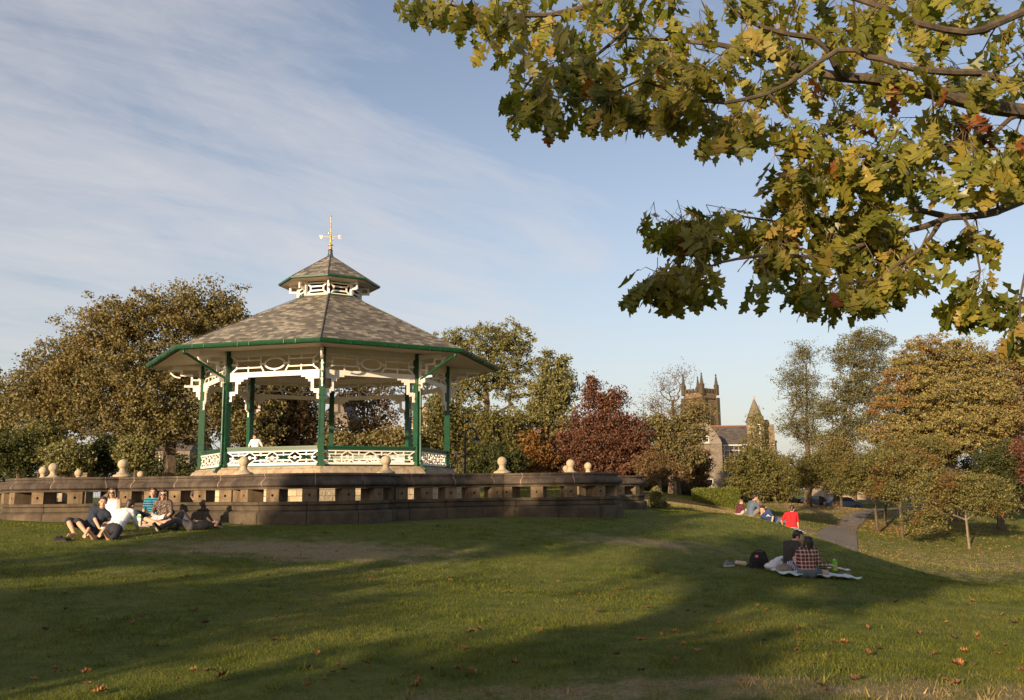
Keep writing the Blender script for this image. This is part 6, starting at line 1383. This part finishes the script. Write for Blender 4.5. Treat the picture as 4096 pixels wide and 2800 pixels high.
person('woman with long dark hair seated low and half hidden by the wall coping', pb+D(0, 0, -.62), 0,
       dict(pel=D(0, 0, .13), wai=D(-.03, 0, .32), che=D(-.03, 0, .51), nek=D(.0, 0, .68), hed=D(.03, 0, .80), side=D(-1, -.1, 0), face=D(.2, 1, -.05), crown=D(0, 0, 1), han_l=D(-.20, .30, .2), elb_l=D(-.5, .2, -.3), han_r=D(.20, .3, .22), elb_r=D(.5, .2, -.3), ank_l=D(-.1, .6, .0), kne_l=D(0, 0, 1), ank_r=D(.1, .6, .0), kne_r=D(0, 0, 1), toe_l=D(0, 1, 0), toe_r=D(0, 1, 0)),
       [('top', cloth('dark vest', (.03, .02, .02)), 0), ('trousers', greyc)], ('long', HAIRD), 'women beyond the wall at left', vox=.014, female=True)
# person in white standing on the bandstand floor
q = P(1022, 1786, 35.5); hz = P(1020, 1738, 35.5).z
person('young man in a white T-shirt inside the bandstand looking down to his right', Vector((q.x, q.y, .815)), 0,
       dict(pel=D(0, 0, .93), wai=D(0, 0, 1.12), che=D(0, -.01, 1.32), nek=D(.0, -.03, 1.49), hed=D(-.02, -.06, 1.60), side=D(1, 0, 0), face=D(-.8, -.6, -.15), crown=D(-.05, 0, 1), han_l=D(.26, -.1, .95), elb_l=D(.6, .6, 0), han_r=D(-.24, -.15, .96), elb_r=D(-.6, .6, 0), ank_l=D(.11, 0, .09), kne_l=D(.1, -1, .0), ank_r=D(-.11, .0, .09), kne_r=D(-.1, -1, .0), toe_l=D(.1, -1, 0), toe_r=D(-.1, -1, 0)),
       [('shirt', white, .8), ('trousers', cloth('navy jeans', (.02, .025, .05)))], ('short', HAIRD), None, scale=.86, vox=.014, shoes=cloth('white trainers', (.5, .5, .5)))

# ------------------------------------------------------------------ belongings on the grass
def shoe_thing(label, px, py, ang, mat, n=2, cat='shoes', L=.26, lie=0.0, sole=None):
    p = at_px(px, py); T = thing('shoe_pair' if n == 2 else 'sandal', label, cat, p)
    for i in range(n):
        b = MB(); o = Vector((.02*i, .13*i, 0)); a = ang+.25*i; d = Vector((math.cos(a), math.sin(a), 0)); c = p+o+Vector((0, 0, .04))
        b.cap(c-d*L*.35, c+d*L*.35, .045, .04, 10); b.cap(c-d*L*.33, c-d*L*.25+Vector((0, 0, .045)), .045, .036, 10); o_ = remesh(b, .009, 'shoe', mat, T, 3)
        b = MB(); b.cap(c-d*L*.37+Vector((0, 0, -.03)), c+d*L*.38+Vector((0, 0, -.03)), .042, .042, 10); remesh(b, .009, 'sole', sole or simple('dark sole', (.05, .045, .04), .9), T, 1)
    adopt(T)
shoe_thing('pair of black shoes dropped on the grass left of the reclining group', 240, 2168, .2, cloth('black shoe leather', (.014, .013, .014)))
shoe_thing('grey and white trainers lying on the grass left of the black bag', 2916, 2266, .5, cloth('grey white trainer', (.16, .17, .18)), sole=simple('white sole', (.5, .5, .5), .8))
# upturned sandal
p = at_px(2965, 2262); b = MB(); b.cap(p+D(-.09, 0, .06), p+D(.07, -.02, .035), .045, .052, 12); o = remesh(b, .009, 'upturned_sandal', simple('pale pink sole', (.55, .42, .33), .8), None, 2); tag(o, 'upturned pale pink sandal between the trainers and black bag', 'sandal')
# black bag
p = at_px(3040, 2275); T = thing('shoulder_bag', 'bulging black shoulder bag with a small red patch, left of the couple', 'bag', p); b = MB()
b.ell(p+D(0, .05, .17), (.20, .12, .17), n=18, m=12); b.box(p+D(0, .05, .12), (.36, .20, .22), taper=.9); b.cap(p+D(-.17, .04, .05), p+D(.17, .04, .05), .07, .07); b.cap(p+D(-.13, .04, .30), p+D(.10, .04, .31), .028, .028)
remesh(b, .012, 'bag_body', cloth('black nylon', (.012, .012, .015)), T, 3); b = MB(); b.tube([p+D(-.16, .02, .26), p+D(-.10, -.02, .35), p+D(0, -.02, .37), p+D(.10, -.02, .35), p+D(.15, .02, .27)], .012, 8); b.build('handle', cloth('black webbing', (.02, .02, .022)), T)
b = MB(); b.box(p+D(-.075, -.082, .255), (.075, .012, .055), Matrix.Rotation(-.15, 3, 'X')); o = b.build('red_patch', cloth('red patch', (.5, .03, .05)), T)
b = MB(); b.tube([p+D(-.075+.018*math.cos(t), -.092, .255+.014*math.sin(t)) for t in np.linspace(.5, 5.4, 9)], .004, 6); b.bar(p+D(-.085, -.092, .252), p+D(-.06, -.092, .262), .005, .006); b.build('white_emblem', white, o)
b = MB(); b.tube([p+D(-.18, -.02, .06), p+D(-.25, -.04, .03), p+D(-.28, -.02, .05), p+D(-.24, .0, .08)], .022, 8); b.build('strap', cloth('black webbing b', (.02, .02, .022)), T); adopt(T)
# blanket
def sheet(label, name, px, py, w, d_, ang, mat, amp=.018, z=.02, n=34):
    p = at_px(px, py); ca, sa = math.cos(ang), math.sin(ang); V = []; rr = random.Random(int(px))
    ph = [rr.random()*6 for _ in range(4)]
    for j in range(n):
        for i in range(n):
            u, v = (i/(n-1)-.5)*w, (j/(n-1)-.5)*d_; e = .02*math.sin(u*9+ph[0]); v2 = v+e*(1 if j in (0, n-1) else .5); x, y = p.x+u*ca-v2*sa, p.y+u*sa+v2*ca
            V.append([x, y, z+amp*(math.sin(u*17+v*4+ph[1])*math.sin(v*11-u*5+ph[2])+.6*math.sin(u*31+ph[3])*(abs(v)/d_*2)**2)+amp*.9])
    V = np.array(V); V[:, 2] += ground(V[:, 0], V[:, 1]); V2 = V.copy(); V2[:, 2] -= .012
    b = MB(); F_ = [(j*n+i, j*n+i+1, (j+1)*n+i+1, (j+1)*n+i) for j in range(n-1) for i in range(n-1)]; b.add(V, F_); b.add(V2, [f[::-1] for f in F_])
    m_ = n*n; ed = [i for i in range(n)]+[j*n+n-1 for j in range(1, n)]+[(n-1)*n+i for i in range(n-2, -1, -1)]+[j*n for j in range(n-2, 0, -1)]
    b.f += [(ed[k], ed[(k+1) % len(ed)], m_+ed[(k+1) % len(ed)], m_+ed[k]) for k in range(len(ed))]; b.mi += [0]*len(ed)
    o = b.build(name, mat, None, True); return o
tag(sheet('', 'blanket', 3262, 2308, 1.5, .8, .04, cloth('pale blue blanket', (.55, .66, .68), .08), .018, .055), 'pale blue-white blanket with rippled edge beneath the couple', 'blanket')
tag(sheet('', 'white_food_wrapper', 3352, 2290, .46, .22, -.08, cloth('white card tray', (.75, .72, .78), .05), .012, .085, 14), 'crumpled white card wrapper at the right end of the blanket', 'wrapper')
# white carrier bag, beige handbag, striped bag
p = at_px(3100, 2290)+D(0, 0, .05)
b = MB(); b.ell(p+D(-.08, 0, .07), (.13, .13, .07)); b.cap(p+D(-.14, 0, .05), p+D(.08, .03, .19), .045, .06); b.cap(p+D(.05, .03, .18), p+D(.17, .06, .24), .05, .03); b.cap(p+D(-.02, .0, .12), p+D(.12, .08, .12), .08, .07)
tag(remesh(b, .012, 'carrier_bag', cloth('white plastic bag', (.62, .58, .62), .08), None, 2), 'slumped white plastic carrier bag between black bag and couple', 'bag')
p = at_px(3135, 2298)+D(0, 0, .04); T = thing('handbag', 'soft beige handbag lying in front of the white carrier bag', 'bag', p); b = MB(); b.ell(p+D(0, 0, .075), (.15, .08, .075)); b.cap(p+D(-.11, 0, .045), p+D(.11, 0, .045), .05, .05); remesh(b, .011, 'bag_body', cloth('beige leather', (.26, .21, .15)), T, 2)
b = MB(); b.tube([p+D(-.12, -.03, .10), p+D(-.06, -.06, .15), p+D(.04, -.05, .17), p+D(.12, -.03, .11)], .009, 8); b.build('handle', cloth('tan strap', (.30, .24, .17)), T); adopt(T)
p = at_px(3175, 2292); b = MB(); b.cap(p+D(-.06, .02, .16), p+D(.08, -.04, .05), .055, .05); b.cap(p+D(-.09, .04, .20), p+D(.0, .04, .22), .03, .025)
tag(remesh(b, .011, 'striped_towel', stripes('blue and white stripes', (.05, .06, .22), (.6, .56, .62), 9, 'X'), None, 2), 'rolled white towel with blue stripes beside the plaid shirt', 'towel')
# green drink carton
p = at_px(3341, 2300)+D(0, 0, .04); T = thing('drink_carton', "tall green drink carton upright on the blanket at the woman's fingertips", 'carton', p+D(0, 0, .03)); b = MB(); b.box(p+D(0, 0, .14), (.085, .085, .21)); b.box(p+D(0, 0, .256), (.084, .05, .022), taper=.9); b.build('carton_body', simple('lime green carton', (.16, .42, .03), .4, 0, .25, 20), T, bevel=.004)
b = MB(); b.lathe([(.014, .266), (.014, .280), (.011, .282)], (p.x, p.y, p.z), 10); b.build('cap', M['wframe'], T); b = MB(); b.ell(p+D(.0, -.0425, .10), (.032, .004, .04)); b.build('printed_label', simple('pale fruit print', (.5, .45, .15), .5), T); adopt(T)
p = at_px(3372, 2300); b = MB(); b.tube([p+D(-.09, .06, .035), p+D(.05, -.04, .03), p+D(.14, -.10, .02)], .011, 8); tag(b.build('breadstick', simple('toasted bread', (.42, .27, .13), .8), smooth=True), 'thin brown bread stick sticking off the blanket corner', 'food')
# things with the group on the left
p = at_px(556, 2108)
T = thing('juice_carton', 'white and green juice carton standing beside the prone man', 'carton', p); b = MB(); b.box(p+D(0, 0, .13), (.095, .095, .26)); b.box(p+D(0, 0, .28), (.095, .06, .04), taper=.5); b.build('carton_body', white, T, bevel=.004); b = MB(); b.box(p+D(0, 0, .235), (.098, .098, .05)); b.build('green_band', simple('green print', (.08, .35, .06), .5), T); b = MB(); b.box(p+D(0, -.03, .10), (.06, .042, .09)); b.build('green_print', simple('green print b', (.12, .4, .1), .5), T); adopt(T)
p = at_px(418, 2128); T = thing('drink_can', "silver and blue drink can held by the reclining man's hand", 'can', p); c = p+D(0, -.05, .10)
Mx = Matrix.Rotation(1.3, 3, 'Y'); b = MB(); b.lathe([(.026, -.06), (.033, -.052), (.033, .052), (.026, .06)], c, 16, M=Mx); b.build('can_body', simple('blue can', (.06, .05, .22), .25, .6), T); b = MB(); b.lathe([(.0335, -.058), (.0338, -.02)], c, 16, M=Mx); b.build('silver_band', simple('silver', (.7, .75, .7), .2, .8), T); adopt(T)
for px, py, lab in [(575, 2112, 'crumpled white napkin on the grass beside the juice carton'), (600, 2108, 'flattened pinkish crisp packet on the grass before the striped man')]:
    tag(sheet('', 'paper_scrap', px, py, .26, .16, .3, cloth('paper '+lab[:9], (.5, .42, .42)), .02, .015, 12), lab, 'litter')
# striped folded bag by the boy in red
p = hill(3185, 2112, 31.2)+D(0, 0, -.10); b = MB(); b.cap(p+D(-.15, 0, .12), p+D(.22, 0, -.03), .03, .045); b.cap(p+D(-.02, -.03, .09), p+D(.28, -.04, -.07), .03, .03)
tag(remesh(b, .012, 'folded_striped_bag', stripes('black and white stripes', (.015, .016, .02), (.35, .36, .4), 7, 'Z'), None, 1), 'slim black folded umbrella with pale stripes lying beside the red-shirted boy', 'soft bag')
# low stone blocks beyond the ring on the left
for px0, px1, py, lab in [(235, 283, 1888, 'pale low stone block behind the left balls'), (286, 345, 1890, 'darker low stone block next to the pale one')]:
    a, b_ = P(px0, py, 46), P(px1, py, 46); b = MB(); b.box(((a.x+b_.x)/2, 46.5, (a.z-.85)/2), (b_.x-a.x, .8, a.z+.85)); b.box(((a.x+b_.x)/2, 46.5, a.z-.05), (b_.x-a.x+.06, .9, .1)); tag(b.build('stone_block', M['dress'] if px0 < 250 else M['block']), lab, 'stone block')

# ------------------------------------------------------------------ light, sky, camera
SUN_A, SUN_E = R(29), R(11.5)
sv = Vector((-math.sin(SUN_A)*math.cos(SUN_E), -math.cos(SUN_A)*math.cos(SUN_E), math.sin(SUN_E)))
sl = bpy.data.lights.new('sun', 'SUN'); sl.energy = 5.0; sl.angle = R(.6); sl.color = (1, .76, .49)
so = bpy.data.objects.new('sun', sl); COL.objects.link(so); so.rotation_euler = (-sv).to_track_quat('-Z', 'Y').to_euler(); so.location = sv*60
wd = bpy.data.worlds.new('World'); S.world = wd; wd.use_nodes = True; nt = wd.node_tree; bg = nt.nodes['Background']
sky = nt.nodes.new('ShaderNodeTexSky'); sky.sky_type = 'NISHITA'; sky.sun_disc = False; sky.sun_elevation = SUN_E; sky.sun_rotation = PI+SUN_A
sky.air_density = 1.0; sky.dust_density = 1.6; sky.ozone_density = 1.5
dirv = N(nt, 'ShaderNodeTexCoord').outputs['Generated']
sep = N(nt, 'ShaderNodeSeparateXYZ', {0: dirv})
def mt(op, a, b, clamp=False):
    n = nt.nodes.new('ShaderNodeMath'); n.operation = op; n.use_clamp = clamp
    for i, v in ((0, a), (1, b)):
        if isinstance(v, bpy.types.NodeSocket): nt.links.new(v, n.inputs[i])
        elif v is not None: n.inputs[i].default_value = v
    return n.outputs[0]
zz = mt('ADD', sep.outputs[2], .16); u = mt('DIVIDE', sep.outputs[0], zz); v = mt('DIVIDE', sep.outputs[1], zz)
uvw = N(nt, 'ShaderNodeCombineXYZ', {0: u, 1: v, 2: 0.0}).outputs[0]
def streak(th, sa, sb):
    a_ = mt('SUBTRACT', mt('MULTIPLY', u, math.cos(th)*sa), mt('MULTIPLY', v, math.sin(th)*sa)); b_ = mt('ADD', mt('MULTIPLY', u, math.sin(th)*sb), mt('MULTIPLY', v, math.cos(th)*sb))
    return N(nt, 'ShaderNodeCombineXYZ', {0: a_, 1: b_, 2: .37}).outputs[0]
mp = streak(R(36), 1.15, .5)
n1 = N(nt, 'ShaderNodeTexNoise', {'Vector': mp, 'Scale': 1.9, 'Detail': 9.0, 'Roughness': .60, 'Distortion': .5}).outputs['Fac']
mp2 = streak(R(52), 2.2, .6)
n2 = N(nt, 'ShaderNodeTexNoise', {'Vector': mp2, 'Scale': 2.6, 'Detail': 8.0, 'Roughness': .65, 'Distortion': .8}).outputs['Fac']
mp3 = N(nt, 'ShaderNodeMapping', {'Vector': uvw, 'Location': (2.1, .7, 0), 'Scale': (.35, .5, 1)}).outputs[0]
n3 = N(nt, 'ShaderNodeTexNoise', {'Vector': mp3, 'Scale': .9, 'Detail': 2.0}).outputs['Fac']
# more cloud towards the west (left), little to the east
def amp(x, k): return mt('MULTIPLY', mt('SUBTRACT', x, .5), k)
cl = mt('ADD', mt('ADD', amp(n1, 2.0), amp(n2, 1.3)), mt('ADD', amp(n3, .9), mt('MULTIPLY', sep.outputs[0], -.95)))
cf = ramp(nt, mt('ADD', cl, .02), [(.0, (0, 0, 0)), (.4, (.42, .42, .42)), (1.0, (.95, .95, .95))])
hs_ = N(nt, 'ShaderNodeHueSaturation', {'Saturation': .86, 'Value': 1.12, 'Color': sky.outputs[0]}).outputs[0]; skc = mixc(nt, 1, hs_, (1.06, .98, 1.0), 'MULTIPLY')
cloudc = (4.5, 4.35, 4.4)
hz = mt('MULTIPLY', mt('POWER', mt('SUBTRACT', 1.0, mt('MAXIMUM', sep.outputs[2], 0.0)), 5.0), .72)
skc = mixc(nt, hz, skc, (4.3, 4.25, 4.2))
lp = mixc(nt, mt('MULTIPLY', cf, .82), skc, cloudc)
nt.links.new(lp, bg.inputs[0]); bg.inputs[1].default_value = .098
cam = bpy.data.cameras.new('camera'); co = bpy.data.objects.new('camera', cam); COL.objects.link(co); S.camera = co
cam.sensor_width = 36; cam.lens = F/4096*36; cam.clip_end = 3000; cam.clip_start = .1
co.rotation_mode = 'QUATERNION'
co.rotation_quaternion = (Matrix.Rotation(PI/2+PITCH, 4, 'X') @ Matrix.Rotation(-ROLL if False else ROLL, 4, 'Z')).to_quaternion()
S.view_settings.view_transform = 'Standard'; S.view_settings.look = 'None'; S.view_settings.exposure = .74; S.view_settings.gamma = 1
S.cycles.max_bounces = 6; S.cycles.transparent_max_bounces = 4; S.cycles.diffuse_bounces = 3
